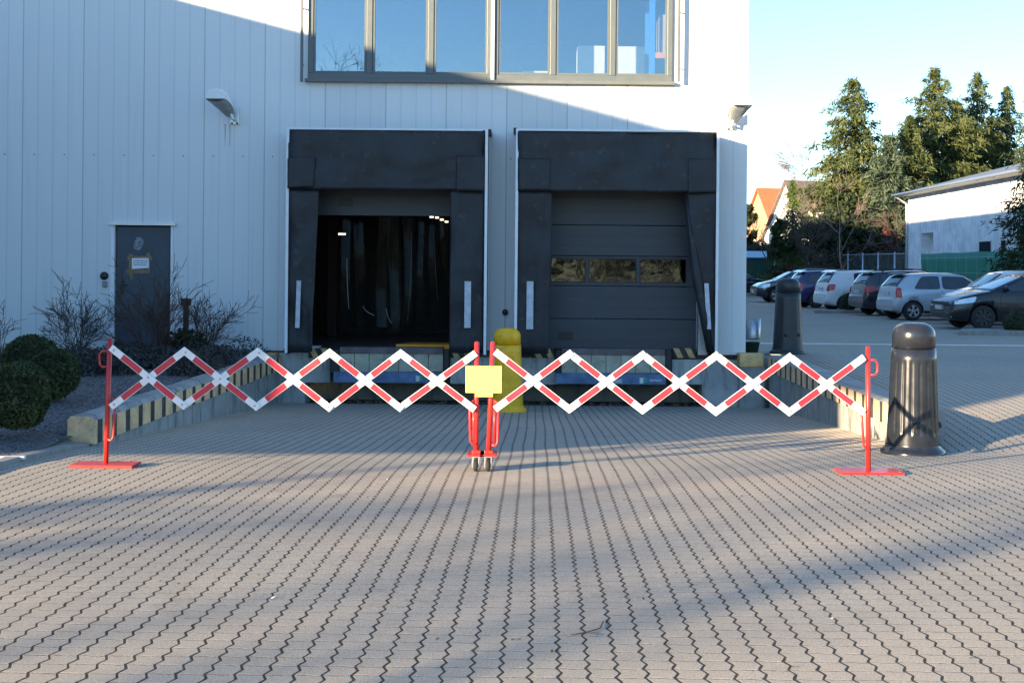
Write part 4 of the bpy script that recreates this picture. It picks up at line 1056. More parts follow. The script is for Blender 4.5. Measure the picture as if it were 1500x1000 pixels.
        if tail: sidepoly(tail,'taillight',[redlens],s,.012,.05,rnd_=.35)
        if head: sidepoly(head,'headlight',[clearlens],s,.010,.05,rnd_=.35)
        if mirror:
            q=MB(); q.ellip(V(mirror[0],s*(yside(mirror[0],mirror[1])+.09),mirror[1]+.03),.06,.1,.07); q.build('wing_mirror',[paint],t)
        # protective moulding along the door
        sidepoly([(wheels[0]+wr+.12,.47),(wheels[1]-wr-.12,.47),(wheels[1]-wr-.12,.51),(wheels[0]+wr+.12,.51)],'side_moulding',[paint],s,.014,.03)
        sidepoly([(wheels[0]+wr+.06,.225),(wheels[1]-wr-.06,.225),(wheels[1]-wr-.06,.30),(wheels[0]+wr+.06,.30)],'sill',[trimb],s,.006,.03)
    if screen: toppatch(screen[0],screen[1],.07,.05,'windscreen',[glassy])
    if rear: toppatch(rear[0],rear[1],.08,.07,'rear_window',[glassy])
    if rear and wiper:
        q=MB(); x0=rear[0]+.02; q.tube([V(x0-.03,.0,ztop(x0,0)+.03),V(x0+.02,-.2,ztop(x0+.02,.2)+.03),V(x0+.03,-.4,ztop(x0+.03,.4)+.03)],.012,6); q.build('wiper',[trimb],t)
        q=MB(); x1=rear[1]; q.prism([V(x1-.10,-W*.34,ztop(x1,0)+.03),V(x1+.12,-W*.36,ztop(x1+.12,0)+.03),V(x1+.12,W*.36,ztop(x1+.12,0)+.03),V(x1-.10,W*.34,ztop(x1,0)+.03)],(0,0,.028)); q.build('spoiler',[paint if paint.name!='silver_paint' else trimb],t,bevel=.01)
    for s_,spec in ((1,plate_f),(-1,plate_r)):
        if spec:
            q=MB(); q.obox(V(spec[0],0,spec[1]),(.014,0,0),(0,.26,0),(0,0,.055),0); q.obox(V(spec[0]+s_*.015,s_*.235,spec[1]),(.001,0,0),(0,.022,0),(0,0,.05),1); q.build('number_plate',[platem,carblue],t)
    if grille:
        q=MB(); q.obox(V(L-.005,0,grille[0]),(.02,0,0),(0,W*.33,0),(0,0,grille[1])); 
        q.obox(V(L-.005,0,.36),(.018,0,0),(0,W*.36,0),(0,0,.07)); q.build('grille',[trimb],t,bevel=.01)
        if fog:
            for s in (-1,1):
                q=MB(); q.lathe([(0,.02),(.045,.015),(.05,0),(.05,-.05)],14,V(L-.03,s*W*.38,.36),0,'x'); q.build('fog_lamp',[clearlens],t)
    if lower:
        for s in (-1,1): pass
    if rails:
        for s in (-1,1):
            q=MB(); xa,xb=rails; yy=up((xa+xb)/2,T((xa+xb)/2)-.05)-.06
            q.tube([V(xa,s*yy,T(xa)+.0),V(xa+.12,s*yy,T(xa+.12)+.06),V((xa+xb)/2,s*yy,T((xa+xb)/2)+.065),V(xb-.12,s*yy,T(xb-.12)+.06),V(xb,s*yy,T(xb)+.0)],.018,8); q.build('roof_rail',[trimb],t)
    if roofant:
        q=MB(); q.tube([V(roofant,0,T(roofant)),V(roofant-.18,0,T(roofant)+.38)],.006,6); q.build('aerial',[trimb],t)
    # wheels
    for wx in wheels:
        for s in (-1,1):
            c=V(wx,s*(W/2-.115),wr); q=MB(); h_=.09
            q.lathe([(wr*.6,-h_),(wr*.93,-h_),(wr,-h_*.75),(wr,h_*.75),(wr*.93,h_),(wr*.66,h_*.98)] if s>0 else [(wr*.66,-h_*.98),(wr*.93,-h_),(wr,-h_*.75),(wr,h_*.75),(wr*.93,h_),(wr*.6,h_)],30,c,0,'y')
            wo=q.build('wheel',[tyre],t)
            q=MB(); R0=wr*.67
            q.lathe([(R0*.9,s*h_*.6),(R0*.97,s*h_*.97),(R0,s*h_*.9),(R0,0)],30,c,0,'y')
            q.lathe([(0,s*h_*.55),(R0*.92,s*h_*.4),(R0*.95,s*h_*.3)],30,c,1,'y')
            q.lathe([(0,s*h_*.95),(R0*.2,s*h_*.93),(R0*.24,s*h_*.7)],16,c,0,'y')
            for k_ in range(spokes):
                a=2*PI*k_/spokes+.3; dr_=Vector((math.cos(a),0,math.sin(a))); pr=Vector((-math.sin(a),0,math.cos(a)))
                y_=Vector((0,s*h_*.72,0)); p0=c+y_+dr_*R0*.15; p1=c+y_+dr_*R0*.95
                q.prism([p0-pr*R0*.10,p1-pr*R0*.26,p1+pr*R0*.26,p0+pr*R0*.10],(0,s*h_*.2,0))
            q.build('rim',[rim,rim_d],wo)
    t.location=loc; t.rotation_euler=(0,0,heading)
    return t
carblue=M('plate_blue',(.02,.06,.4),.5)
pz=lambda y: interp(OUT,y)
silver=carpaint('silver_paint',(.42,.45,.49),.35,.32); whitec=carpaint('white_car_paint',(.66,.67,.68)); blackc=M('black_car_paint',(.009,.010,.016),.28,0,var=.03,coat=.25)
navy=carpaint('navy_paint',(.012,.016,.085),.1,.2); dgrey=carpaint('dark_grey_paint',(.018,.02,.027),.1,.2); dsuv=carpaint('dark_blue_paint',(.012,.015,.028),.1,.16)
def place(front_or_rear_px,Y,L,heading_deg,rear=True):
    """root so that the bumper nearest the lane sits at the given pixel"""
    a=R(heading_deg); xx=PX(front_or_rear_px,Y,430); d=L/2*math.cos(a); yy=L/2*math.sin(a)
    return (xx+d,Y+yy,pz(Y)) if rear else (xx-d,Y-yy,pz(Y))
# silver three door hatchback, tail towards the lane
make_car('parked_car','silver three-door hatchback with silver star wheel trims parked tail out',place(1296,39.7,3.7,8),R(8),silver,3.7,1.6,1.44,
  [(0,.60),(.05,.66),(.09,.98),(.40,1.33),(.55,1.39),(1.3,1.43),(1.9,1.425),(2.25,1.36),(2.95,.97),(3.2,.90),(3.5,.80),(3.64,.68),(3.7,.56)],.93,(.58,2.94),.285,
  [[(.62,.96),(1.42,.96),(1.42,1.33),(.90,1.31)],[(1.54,.96),(2.72,.96),(2.22,1.31),(1.54,1.33)]],(2.22,2.98),(.13,.40),[(.06,.68),(.24,.68),(.22,.99),(.09,.99)],[(3.2,.64),(3.6,.60),(3.56,.74),(3.2,.80)],rim_s,5,seams=(1.5,2.62),plate_r=(.055,.80),mirror=(2.55,1.0))
# black five door hatchback, nose towards the lane
make_car('parked_car','black hatchback with dark steel wheels parked nose out at the right edge',(PX(1380,33.6,430)+2.1,33.9,pz(33.6)),R(183),blackc,4.2,1.79,1.48,
  [(0,.62),(.05,.68),(.10,1.02),(.50,1.36),(.7,1.41),(1.4,1.465),(1.9,1.45),(2.2,1.38),(3.15,.99),(3.4,.95),(3.85,.84),(4.1,.72),(4.2,.58)],.97,(.8,3.38),.315,
  [[(.75,1.0),(1.75,1.0),(1.75,1.36),(.98,1.35)],[(1.85,1.0),(2.98,1.0),(2.22,1.33),(1.85,1.36)]],(2.22,3.14),(.16,.48),[(.05,.76),(.35,.76),(.3,.96),(.1,.96)],[(3.62,.70),(4.12,.64),(4.07,.75),(3.55,.86)],rim_d,8,seams=(1.8,2.95),plate_f=(4.22,.56),grille=(.665,.045),fog=True,mirror=(2.8,1.03))
# white small car behind the black one
make_car('parked_car','small white car half hidden between the silver hatchback and the black hatchback',(PX(1386,36.6,430)+1.75,36.7,pz(36.6)),R(181),whitec,3.55,1.63,1.49,
  [(0,.62),(.05,.68),(.10,1.0),(.42,1.42),(.6,1.48),(1.2,1.525),(1.8,1.51),(2.1,1.45),(2.75,1.03),(3.0,.97),(3.3,.87),(3.48,.74),(3.55,.6)],.96,(.6,2.9),.285,
  [[(.6,1.0),(1.25,1.0),(1.25,1.38),(.8,1.37)],[(1.35,1.0),(2.58,1.0),(2.1,1.37),(1.35,1.39)]],(2.13,2.76),(.13,.42),[(.05,.72),(.26,.72),(.24,.95),(.1,.95)],[(3.05,.74),(3.44,.70),(3.40,.83),(3.05,.88)],rim_d,7,seams=(1.3,),roofant=1.9,mirror=(2.4,1.05))
fabia=[(0,.62),(.05,.68),(.09,1.0),(.36,1.38),(.5,1.45),(1.4,1.5),(2.2,1.48),(2.5,1.42),(3.2,1.0),(3.4,.95),(3.75,.84),(3.95,.7),(4.0,.58)]
fwin=[[(.55,1.0),(1.0,1.0),(1.0,1.38),(.62,1.37)],[(1.08,1.0),(1.85,1.0),(1.85,1.40),(1.08,1.39)],[(1.95,1.0),(3.0,1.0),(2.48,1.37),(1.95,1.40)]]
make_car('parked_car','dark grey hatchback with red tail lamps parked tail out beside the silver car',place(1253,43.5,4.0,7),R(7),dgrey,4.0,1.64,1.5,fabia,.97,(.74,3.2),.295,fwin,(2.52,3.22),(.13,.35),[(.03,.74),(.34,.78),(.40,1.0),(.10,.99)],[(3.5,.66),(3.9,.62),(3.86,.74),(3.5,.8)],rim_s,7,seams=(1.05,1.9),plate_r=(.06,.8),mirror=(2.8,1.05),rails=(.7,2.3))
make_car('parked_car','white five-door hatchback with red tail lamps parked tail out behind a box ball',place(1200,47.6,4.0,7),R(7),whitec,4.0,1.64,1.5,fabia,.97,(.74,3.2),.295,fwin[1:],(2.52,3.22),(.13,.35),[(.03,.74),(.30,.78),(.36,1.0),(.10,.99)],[(3.5,.66),(3.9,.62),(3.86,.74),(3.5,.8)],rim_d,7,seams=(1.05,1.9),plate_r=(.06,.82),mirror=(2.8,1.05))
estate=[(0,.62),(.05,.68),(.09,1.0),(.36,1.36),(.5,1.45),(1.4,1.5),(2.4,1.48),(2.7,1.42),(3.5,1.0),(3.7,.95),(4.1,.84),(4.3,.7),(4.36,.58)]
ewin=[[(.45,1.0),(1.2,1.0),(1.2,1.36),(.58,1.36)],[(1.3,1.0),(2.15,1.0),(2.15,1.4),(1.3,1.39)],[(2.25,1.0),(3.3,1.0),(2.7,1.37),(2.25,1.40)]]
make_car('parked_car','navy blue estate car with red tail lamps parked tail out behind the far black bollard',place(1158,52.0,4.36,6),R(6),navy,4.36,1.7,1.5,estate,.97,(.8,3.5),.3,ewin,(2.72,3.52),(.13,.35),[(.03,.72),(.28,.74),(.34,1.02),(.10,1.0)],[(3.8,.66),(4.26,.62),(4.2,.74),(3.8,.8)],rim_d,7,seams=(1.25,2.2),plate_r=(.06,.8),mirror=(3.0,1.05))
make_car('parked_car','dark estate with roof rails and bright headlamps parked nose out, farthest of the row',(PX(1103,60.5,430)+2.3,60.5,pz(60)),R(182),dsuv,4.6,1.8,1.58,
  [(0,.62),(.05,.68),(.09,1.0),(.36,1.40),(.5,1.5),(1.4,1.58),(2.4,1.56),(2.8,1.48),(3.6,1.05),(3.85,1.0),(4.3,.88),(4.5,.76),(4.6,.6)],1.02,(.85,3.7),.34,
  [[(.5,1.06),(1.25,1.06),(1.25,1.42),(.62,1.42)],[(1.33,1.06),(2.25,1.06),(2.25,1.46),(1.33,1.45)],[(2.33,1.06),(3.4,1.06),(2.8,1.43),(2.33,1.46)]],(2.84,3.62),(.13,.35),[(.03,.76),(.25,.76),(.3,1.0),(.1,1.0)],[(4.02,.70),(4.52,.66),(4.46,.82),(3.98,.9)],rim_s,5,rails=(.6,2.5),seams=(1.3,2.3),plate_f=(4.62,.5),grille=(.68,.07),mirror=(3.15,1.1))
make_car('parked_car','dark saloon car standing in front of the green shed at the warehouse corner',(PX(1135,76,400)-2.25,76.5,pz(76)),R(-2),dsuv,4.5,1.75,1.44,
  [(0,.6),(.05,.7),(.1,.93),(.5,.98),(.8,1.02),(1.3,1.33),(1.6,1.41),(2.1,1.44),(2.6,1.4),(3.4,.99),(3.6,.95),(4.2,.82),(4.42,.68),(4.5,.56)],.95,(.85,3.6),.31,
  [[(1.2,.98),(2.0,.98),(2.0,1.34),(1.55,1.32)],[(2.1,.98),(3.2,.98),(2.6,1.31),(2.1,1.35)]],(2.65,3.38),(.82,1.28),[(.03,.68),(.3,.68),(.3,.86),(.1,.88)],[(4.0,.62),(4.42,.58),(4.38,.7),(3.95,.76)],rim_d,7,seams=(2.05,3.1),wiper=False,mirror=(3.0,1.0))

# kerbed planting islands with box balls
def island(label,pts):
    m_=MB(); n=len(pts)
    m_.prism([(x,y,pz(y)-.05) for x,y in pts],(0,0,.16)); o=m_.build('kerb_island',kerbmat,bevel=.02); return tag(o,label,'kerb',None)
def isl(px0,px1,Y,depth): 
    a=PX(px0,Y,470); b=PX(px1,Y,470); return [(a,Y),(b,Y),(b+.6,Y+depth),(a+.5,Y+depth)]
island('low kerbed island beside the black hatchback at the right edge',isl(1404,1560,30.2,1.3))
island('low kerbed island beside the white five-door hatchback',isl(1192,1262,45.0,1.2))
def ball2(px,pyt,pyb,Y,rpx,label,seed):
    r=rpx*Y/FPX; zt,zb_=PZ(px,pyt,Y),PZ(px,pyb,Y); return box_ball(label,(PX(px,Y,(pyt+pyb)/2),Y,(zt+zb_)/2),r,(zt-zb_)/2/r,seed,None,.35)
ball2(1489,455,491,30.8,20,'clipped box ball on the kerbed island at the right edge',11)
ball2(1245,428,455,45.5,13,'small clipped box ball between the white and the dark grey hatchback',12)

# ------------------------------------------------------------------ background buildings
housewall=M('house_render',(.72,.7,.66),.85,var=.05); grooftile=M('grey_roof_tiles',(.14,.115,.10),.8,var=.2,vscale=3); oroof=M('orange_roof_tiles',(.55,.13,.05),.8,var=.12,vscale=3)
owall=M('orange_render',(.6,.28,.16),.85,var=.06); windark=M('dark_window_pane',(.03,.035,.04),.8,spec=.0); yellowpanel=M('yellow_balcony',(.6,.45,.2),.6)
def house(label,c,rz,L,W,eave,ridge,wm,rm,wins,balcony=None,chim=True):
    t=thing('house',label,'house',(0,0,0))
    m_=MB(); m_.prism([(-L/2,-W/2,0),(-L/2,W/2,0),(-L/2,W/2,eave),(-L/2,0,ridge),(-L/2,-W/2,eave)],(L,0,0)); m_.build('wall',[wm],t)
    sl=(ridge-eave)/(W/2); r_=MB()
    for s in (-1,1):
        a=Vector((-L/2-.25,s*(W/2+.35),eave-.35*sl+.03)); b=Vector((-L/2-.25,0,ridge+.03)); 
        r_.prism([a,b,b+Vector((0,0,.16)),a+Vector((0,0,.16))],(L+.5,0,0))
    rf=r_.build('roof',[rm],t)
    if chim:
        k_=MB(); k_.box(L*.2,L*.2+.6,-.3,.3,ridge-.5,ridge+.9); k_.build('chimney',[rm],rf)
    for (face,u,z,w_,h_) in wins:
        f=MB(); g=MB()
        if face=='front':
            f.box(u-w_/2-.08,u+w_/2+.08,-W/2-.05,-W/2+.02,z-.08,z+h_+.08); g.box(u-w_/2,u+w_/2,-W/2-.062,-W/2-.051,z,z+h_)
        else:
            f.box(-L/2-.05,-L/2+.02,u-w_/2-.08,u+w_/2+.08,z-.08,z+h_+.08); g.box(-L/2-.062,-L/2-.051,u-w_/2,u+w_/2,z,z+h_)
        fo=f.build('window',[white_trim],t); g.build('pane',[windark],fo)
    if balcony:
        u,z,w_,h_=balcony; b=MB(); b.box(u-w_/2,u+w_/2,-W/2-1.2,-W/2-.01,z,z+h_); b.build('balcony',[yellowpanel],t)
        d=MB(); d.box(u-w_/2-.2,u+w_/2+.2,-W/2+.0,-.3,z+h_+.2,z+h_+2.5); d.box(u-w_/2-.3,u+w_/2+.3,-W/2-.15,-.3,z+h_+2.51,z+h_+2.65,1); d.build('dormer',[wm,rm],t)
    t.location=c; t.rotation_euler=(0,0,rz); return t
h1=P(1176,350,100)
house('house with dark grey tiled roof, pale gable and yellow balcony beyond the parking area',(PX(1176,100,300)+1.9,101,-.3),R(16),6.5,7.6,4.4,8.6,housewall,grooftile,[('front',1.8,1,1.2,1.3),('gable',-1,1.2,1,1.4)],(-1.6,2.9,1.6,.9),False)
house('orange house with bright orange tiled roof behind the grey-roofed house',(PX(1130,118,320)+1.5,120,-.3),R(14),5,7,5.4,9.2,owall,oroof,[('front',-1,1,1.0,1.4),('front',-1,3.6,1.0,1.2),('gable',0,3.2,1,1.3)],None,False)
house('small reddish house far off beside the warehouse corner',(PX(1104,140,320),142,-.3),R(10),4,7,4.6,7.3,owall,oroof,[('front',0,1,1.0,1.4)],None,False)
house('low house with red roof half hidden behind the dark bushes',(PX(1298,95,345)+.5,97,-.3),R(5),9,7,2.4,4.4,housewall,M('red_roof',(.35,.12,.09),.8),[('front',-1,.8,1.0,1.2)],None,False)
# white hall on the right
HX=17.7
wh=thing('white_hall','white rendered hall with low grey hipped roof on the right behind the green screens','hall',(HX+4,48,0))
y0,y1=40.5,62.0; ev=5.15
stain=mat_concrete('stained_white_render',(.76,.75,.74),(.58,.57,.56))
dp=(58.05,59.5,0,2.95)
m_=MB()
# wall facing the yard with a recessed loading bay, built as boxes
m_.box(HX,HX+10,y0,58.0,-.2,ev); m_.box(HX,HX+10,59.9,y1,-.2,ev); m_.box(HX,HX+10,58.001,59.899,3.3,ev); m_.box(HX+.7,HX+10,58.001,59.899,-.2,3.299)
m_.build('wall',[stain],wh)
m_=MB(); rz=6.75
A=[(HX-.55,y0-.5,ev-.05),(HX+10.5,y0-.5,ev-.05),(HX+10.5,y1+.5,ev-.05),(HX-.55,y1+.5,ev-.05)]
B_=[(HX+5,y0+4.5,rz),(HX+5,y1-5.5,rz)]
A2=[(x,y,z+.12) for x,y,z in A]
m_.add(A+A2+B_,[(3,2,1,0),(0,1,5,4),(1,2,6,5),(2,3,7,6),(3,0,4,7),(4,5,8),(5,6,9,8),(6,7,9),(7,4,8,9)])
m_.build('roof',[M('grey_sheet_roof',(.16,.18,.185),.55,var=.12,vscale=1.5)],wh)
m_=MB(); m_.tube([(HX-.6,y0-.5,ev+.02),(HX-.6,y1+.5,ev+.02)],.075,8); gu=m_.build('gutter',[steel],wh)
m_=MB(); m_.tube([(HX-.6,y1+.2,ev),(HX-.1,y1-.1,ev-.4),(HX-.1,y1-.1,0)],.055,8); m_.build('downpipe',[steel],wh)
for (ya,yb,za,zb2) in ((50.6,51.9,2.0,2.75),(49.0,49.45,2.0,2.75),(46.9,47.5,2.0,2.8),(55.5,56.0,1.2,1.8)):
    f=MB(); f.box(HX-.02,HX+.03,ya-.06,yb+.06,za-.06,zb2+.06); fo=f.build('window',[alu],wh); g=MB(); g.box(HX-.032,HX-.021,ya,yb,za,zb2); g.build('pane',[windark],fo)
m_=MB(); m_.box(HX-.02,HX+.02,57.2,57.8,.9,1.7); m_.build('meter_box',[M('box_grey',(.2,.21,.23),.5)],wh)
# green privacy screens on a mesh fence
FXx=16.6
screen_m=M('green_screen_netting',(.012,.20,.12),.7,var=.14,vscale=1.2,stretch=(1,.4,1),bump=.3,bscale=4)
fe=thing('screen_fence','metal fence hung with green privacy netting in front of the white hall','fence',(FXx,48,0))
y=40.0
while y<56.2:
    m_=MB(); m_.tube([(FXx+.04,y,0),(FXx+.04,y,2.25 if y<54 else 2.1)],.03,8); m_.build('post',[steel],fe); y+=2.5
m_=MB(); n=70
vs=[(FXx+.0+.05*mnoise.noise(Vector((i*.35,0,j*.8))),40+16*i/n,.15+(2.15+.012*math.sin(i*.37))*j/6) for j in range(7) for i in range(n+1)]
m_.add(vs,[(j*(n+1)+i,j*(n+1)+i+1,(j+1)*(n+1)+i+1,(j+1)*(n+1)+i) for j in range(6) for i in range(n)],0,True)
o=m_.build('green_netting',[screen_m],fe,fix=False); sd=o.modifiers.new('th','SOLIDIFY'); sd.thickness=.008
m_=MB()
for z in (.3,.9,1.5,2.1): m_.tube([(FXx-.07,40,z),(FXx-.07,56,z)],.006,4)
yy=40.0
while yy<56: m_.tube([(FXx-.07,yy,.2),(FXx-.07,yy,2.2)],.004,3); yy+=1.25
m_.build('wire_mesh',[steel],fe,fix=False)
# chain link fence along the rear of the parking area
chain=bpy.data.materials.new('chain_link'); chain.use_nodes=True; nt=chain.node_tree; nt.nodes.clear(); k=NT(nt)
out=k.n('ShaderNodeOutputMaterial'); mx=k.n('ShaderNodeMixShader'); tr=k.n('ShaderNodeBsdfTransparent'); df=k.n('ShaderNodeBsdfDiffuse'); df.inputs[0].default_value=(.16,.2,.19,1)
co=k.coord(); sp=k.n('ShaderNodeSeparateXYZ'); k.lk(co,sp.inputs[0])
a=k.math('ADD',sp.outputs[0],sp.outputs[2]); b_=k.math('SUBTRACT',sp.outputs[0],sp.outputs[2])
def wire(v): 
    f=k.math('FRACT',k.math('DIVIDE',v,.06)); return k.math('LESS_THAN',f,.1)
k.lk(k.math('MAXIMUM',wire(a),wire(b_)),mx.inputs[0]); k.lk(tr.outputs[0],mx.inputs[1]); k.lk(df.outputs[0],mx.inputs[2]); k.lk(mx.outputs[0],out.inputs[0])
ce=thing('chain_link_fence','low chain link fence with steel posts behind the row of parked cars','fence',(15,70,0))
A=Vector((PX(1135,82,380),82,0)); B2=Vector((PX(1336,62.6,380),62.6,0)); nposts=11
for i in range(nposts):
    p=A.lerp(B2,i/(nposts-1)); h=PZ(1240,370,72)-.05
    m_=MB(); m_.tube([p,p+Vector((0,0,h))],.04,8); m_.build('post',[steel],ce)
m_=MB(); d=(B2-A); n=d.cross(Vector((0,0,1))).normalized()*.004; h=PZ(1240,371,72)-.1
m_.add([A+n,B2+n,B2+n+Vector((0,0,h)),A+n+Vector((0,0,h)),A-n,B2-n,B2-n+Vector((0,0,h)),A-n+Vector((0,0,h))],[(0,1,2,3),(7,6,5,4)]); m_.build('mesh_panel',[chain],ce,fix=False)
m_=MB(); m_.tube([A+Vector((0,0,h)),B2+Vector((0,0,h))],.02,6); m_.build('top_rail',[steel],ce)
# green shed
c=P(1100,395,84); sh=thing('garden_shed','green sheet metal shed with light blue roof behind the dark saloon','shed',(c.x,84,0))
xr=PX(1135,84,380); zr0=PZ(1120,378,84); zr1=PZ(1120,369,84)
corr=M('green_sheet',(.010,.07,.045),.5,var=.1); 
m_=MB(); m_.box(xr-4,xr,84,87,0,zr0)
for i in range(20): m_.box(xr-4+.2*i+.03,xr-4+.2*i+.09,83.975,84-.001,.05,zr0-.02)
m_.build('wall',[corr],sh)
m_=MB(); m_.prism([(xr-4.15,83.8,zr0),(xr+.15,83.8,zr0),(xr-.25,85.5,zr1+.02),(xr-4.15,85.5,zr1+.02)],(0,0,.05)); m_.prism([(xr-4.15,87.2,zr0),(xr+.15,87.2,zr0),(xr-.25,85.51,zr1+.02),(xr-4.15,85.51,zr1+.02)],(0,0,.05))
m_.build('roof',[M('pale_blue_sheet',(.32,.46,.55),.45,var=.08)],sh)
# small grey hut and a notice post behind the fence
hp=P(1163,375,86); m_=MB(); m_.box(hp.x-.7,hp.x+.7,86,88,0,1.9); m_.prism([(hp.x-.9,85.8,1.9),(hp.x+.9,85.8,1.9),(hp.x,85.8,2.35)],(0,2.4,0)); tag(m_.build('wooden_hut',[M('grey_boards',(.12,.11,.12),.8,var=.2)]),'small grey wooden hut behind the chain link fence','hut')

# ------------------------------------------------------------------ background trees
gg='tall spruces behind the parking area'
def sp(label,px,pyt,Y,rpx,seed,mat=None,dens=1.0,**k_):
    base=(PX(px,Y,300),Y,.02); h=PZ(px,pyt,Y)-.02; return conifer(label,base,h,rpx*Y/FPX,seed,mat,dens,group=gg,**k_)
sp('tall spruce standing alone left of the spruce group, with an uneven crown',1249,112,78,106,31,None,1.15,base_h=.06)
sp('tallest spruce of the group behind the white hall',1368,96,84,112,32,None,1.3)
sp('pointed spruce just right of the tallest spruce',1430,106,88,80,33,None,1.1)
sp('slender spruce right of the pointed one, above the hall roof',1474,126,90,64,34,None,.95)
sp('spruce at the upper right edge of the picture',1516,118,84,66,35,None,1.0)
sp('low broad spruce at the left foot of the tall lone spruce',1224,250,82,34,131,None,1.0)
sp('dense spruce filling the gap left of the tallest spruce',1332,168,80,70,132,None,1.1)
sp('dense spruce between the tallest and the pointed spruce',1402,148,92,70,133,None,1.1)
sp('dense low spruce behind the hall roof, right of the pointed one',1452,166,94,70,134,None,1.0)
sp('short bluish spruce between the tall lone spruce and the group',1303,197,74,78,36,spruce_b,1.1)
conifer('slim pointed thuja in front of the grey-roofed house',(PX(1161,72,300),72,.02),PZ(1161,263,72),1.15,41,thuja,1.5,name='thuja_tree',droop=.05,card=.26,nq=5,base_h=.02)
# dark pine reaching in from the right edge
conifer('dark needled tree reaching in from the right edge in front of the white hall',(PX(1535,40,300),40,.02),PZ(1535,95,40),1.55,42,dark_needle,1.3,name='dark_conifer',droop=.12,card=.24,base_h=.2)
# dense dark shrubs below the spruces
def mass(name,label,px,pyt,pyb,Y,rpx,seed,mat,n=3600,card=.16,cat='shrub',thin=.0):
    r_=random.Random(seed); zt=PZ(px,pyt,Y); zb_=max(.0,PZ(px,pyb,Y)); rx=rpx*Y/FPX; base=(PX(px,Y,340),Y,0)
    t=thing(name,label,cat,base); st=MB()
    for i in range(7):
        a=r_.uniform(0,6.28); twigs(st,base,Vector((math.cos(a)*.7,math.sin(a)*.5,1)),zt*.85,.06,1,r_,.5,5,.2,0,(2,3),.012)
    st.build('stem',[bark],t,fix=False)
    m_=MB(); nc=22
    for i in range(nc):
        a=r_.uniform(0,6.28); u=r_.random()**.5; z=r_.uniform(.08,.82)
        w=math.sqrt(max(.05,1-(z*1.05-.1)**2))
        c=(base[0]+math.cos(a)*u*rx*.8*w,Y+math.sin(a)*u*rx*.7*w,zb_*.3+z*zt)
        rr=rx*r_.uniform(.22,.42); leaf_cards(m_,c,n//nc,rr,rr,min(rr,zt*.2),card,r_,.2,0,.2)
    m_.build('foliage',[mat],t,fix=False); return t
mass('dark_shrub','broad dark evergreen shrub below the lone tall spruce',1255,292,380,73,72,51,dark_needle,8200)
mass('dark_shrub','dark shrub behind the fence beside the thuja',1200,322,385,76,34,52,dark_needle,3000)
mass('dark_shrub','dark shrub under the tallest spruce next to the white hall',1330,292,385,74,44,53,dark_needle,5200)
mass('reddish_shrub','withered reddish shrub behind the chain link fence, between the dark shrubs',1303,334,385,70.5,24,54,bushred,1100,.12)
mass('pale_green_shrub','pale green shrub in front of the pale gable of the grey-roofed house',1139,335,375,90,14,55,thuja,1200,.2)
mass('leafy_tree','small olive tree at the warehouse corner before the far houses',1094,292,375,100,17,56,hedge_m,1500,.22,'tree')
mass('dark_shrub','rounded dark tree left of the thuja behind the fence',1146,322,385,70,20,57,dark_needle,1700)
bare_tree('leafless pinkish birch behind the lone tall spruce',(PX(1208,92,300),92,0),PZ(1208,195,92)*.86,61,pinktwig,.13,depth=4,minr=.009,nlimb=16)
bare_tree('leafless pale tree in front of the lone tall spruce',(PX(1232,66,300),66,0),PZ(1232,275,66),62,pinktwig,.06,depth=3,minr=.006,nlimb=8)
bare_tree('leafless round-headed young tree behind the chain link fence',(PX(1178,69,360),69,0),PZ(1178,322,69)*1.05,63,twig,.09,depth=4,minr=.010,nlimb=12)
bare_tree('leafless birch far off at the warehouse corner',(PX(1100,120,300),120,0),PZ(1100,275,120)*.8,64,pinktwig,.12,depth=4,minr=.014,nlimb=10)
bare_tree('leafless small tree in front of the reddish shrub',(PX(1322,68,360),68,0),PZ(1322,318,68),65,twig,.07,depth=4,minr=.009,nlimb=10)
# hedge behind the fence
r_=random.Random(77); m_=MB(); 
A=Vector((PX(1080,92,360),92,0)); B2=Vector((PX(1345,74,360),74,0)); hh=PZ(1110,352,90)
core=MB(); d=(B2-A).normalized(); nn=Vector((-d.y,d.x,0))
core.prism([A+nn*.5,A-nn*.5,A-nn*.5+Vector((0,0,hh*.9)),A+nn*.5+Vector((0,0,hh*.9))],B2-A)
for i in range(260):
    p=A.lerp(B2,r_.random()); leaf_cards(m_,p+nn*r_.uniform(-.5,.5)+Vector((0,0,r_.uniform(.3,hh*.93))),22,.55,.55,.4,.13,r_)
hg=thing('hedge','dark clipped hedge behind the chain link fence','hedge',tuple(A)); core.build('inner',[M('hedge_inner',(.01,.014,.008),.9)],hg); m_.build('foliage',[hedge_m],hg,fix=False)

# ------------------------------------------------------------------ what casts the shade (outside the picture, to the left)
nb_=thing('shade_block','tall grey block added outside the picture on the left, shaped to cast the long shade','hall',(-18,20,0))  # unseen block, added to throw the shade on facade and ramp
wallg=M('shade_block_grey',(.4,.4,.4),.8)
RT=8.17
m_=MB(); m_.prism([(-20,5.15,-.1),(-20,45,-.1),(-20,45,7.55),(-20,5.15,8.40)],(6,0,0)); m_.build('wall',[wallg],nb_)
m_=MB()
loop=[(4.3,-.1),(4.3,1.7),(2.55,2.35),(-1.0,3.5),(-.9,4.95),(-3.3,5.05),(-3.1,8.44),(5.149,8.40),(5.149,5.75),(4.78,5.75),(4.78,4.85),(5.149,4.85),(5.149,-.1)]  # thin slab outline traced back from the wanted shadow edges, with a light slot
m_.prism([(-14.35,y,z) for y,z in loop],(.35,0,0)); m_.build('shade_slab',[wallg],nb_)
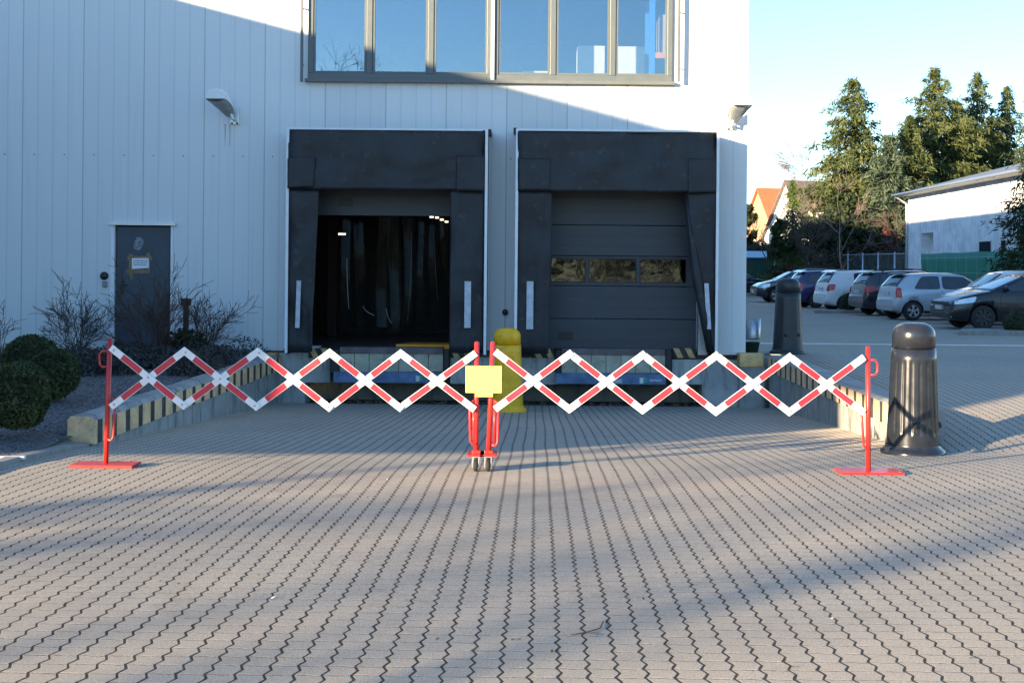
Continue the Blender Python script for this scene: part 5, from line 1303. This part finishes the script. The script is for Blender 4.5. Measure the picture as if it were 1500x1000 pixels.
for i,(x,y,h) in enumerate(((-22.5,-16.5,9),(-25,-13.5,10),(-21,-20.5,9.5))):
    bare_tree('bare street tree behind the camera on the left, number %s in the row'%(['one','two','three'][i]),(x,y,0),h,80+i,bark,.22,depth=3,minr=.014,nlimb=7,group='bare trees behind the camera')

wm_=MB(); r_=random.Random(99)
for i in range(70):
    a=R(-150)+R(230)*i/69; D=62+r_.uniform(-6,6); c=Vector((D*math.sin(a+PI*0),-D*math.cos(a)*.9-4,0)); hh=r_.uniform(4.5,7.2)
    leaf_cards(wm_,c+Vector((0,0,hh*.5)),60,5,4,hh*.5,1.1,r_)
tag(wm_.build('far_wood',[dark_needle],fix=False),kind='stuff')
for i,(x,y,h) in enumerate(((-13.6,-31,11.9),(-11.9,-33,10.9))):
    bare_tree('bare birch behind the camera mirrored in the upper window, %s'%('taller' if i==0 else 'shorter'),(x,y,0),h,120+i,twig,.11,depth=4,minr=.010,nlimb=16)
# ------------------------------------------------------------------ light, sky, camera
A_,E_=R(44.5),R(11)
sd=Vector((math.cos(A_)*math.cos(E_),math.sin(A_)*math.cos(E_),-math.sin(E_)))
su=bpy.data.lights.new('sun','SUN'); su.energy=5.0; su.angle=R(.53); su.color=(1,.79,.52)
so=bpy.data.objects.new('sun',su); COL.objects.link(so); so.rotation_euler=sd.to_track_quat('-Z','Y').to_euler()
w=bpy.data.worlds.new('World'); scene.world=w; w.use_nodes=True; nt=w.node_tree
sky=nt.nodes.new('ShaderNodeTexSky'); sky.sky_type='NISHITA'; sky.sun_disc=False; sky.sun_elevation=E_
to=-sd; sky.sun_rotation=math.atan2(to.x,to.y)
sky.air_density=1.0; sky.dust_density=.1; sky.ozone_density=2.5
bg=nt.nodes['Background']; k=NT(nt); nt.links.new(k.mix(1.0,sky.outputs[0],(.85,1.03,1.2),'MULTIPLY'),bg.inputs[0]); bg.inputs[1].default_value=.1
cam=bpy.data.cameras.new('camera'); cam.sensor_width=36; cam.lens=FPX/1500*36
cam.shift_x=-(CX-750)/1500; cam.shift_y=-(500-CY)/1500; cam.clip_end=4000; cam.clip_start=.05
cob=bpy.data.objects.new('camera',cam); COL.objects.link(cob); cob.location=(0,0,HC); cob.rotation_euler=(R(90),-ROLL,0)
scene.camera=cob
scene.view_settings.view_transform='Standard'; scene.view_settings.look='None'; scene.view_settings.exposure=1.9; scene.view_settings.gamma=1
scene.cycles.max_bounces=8; scene.cycles.transparent_max_bounces=32
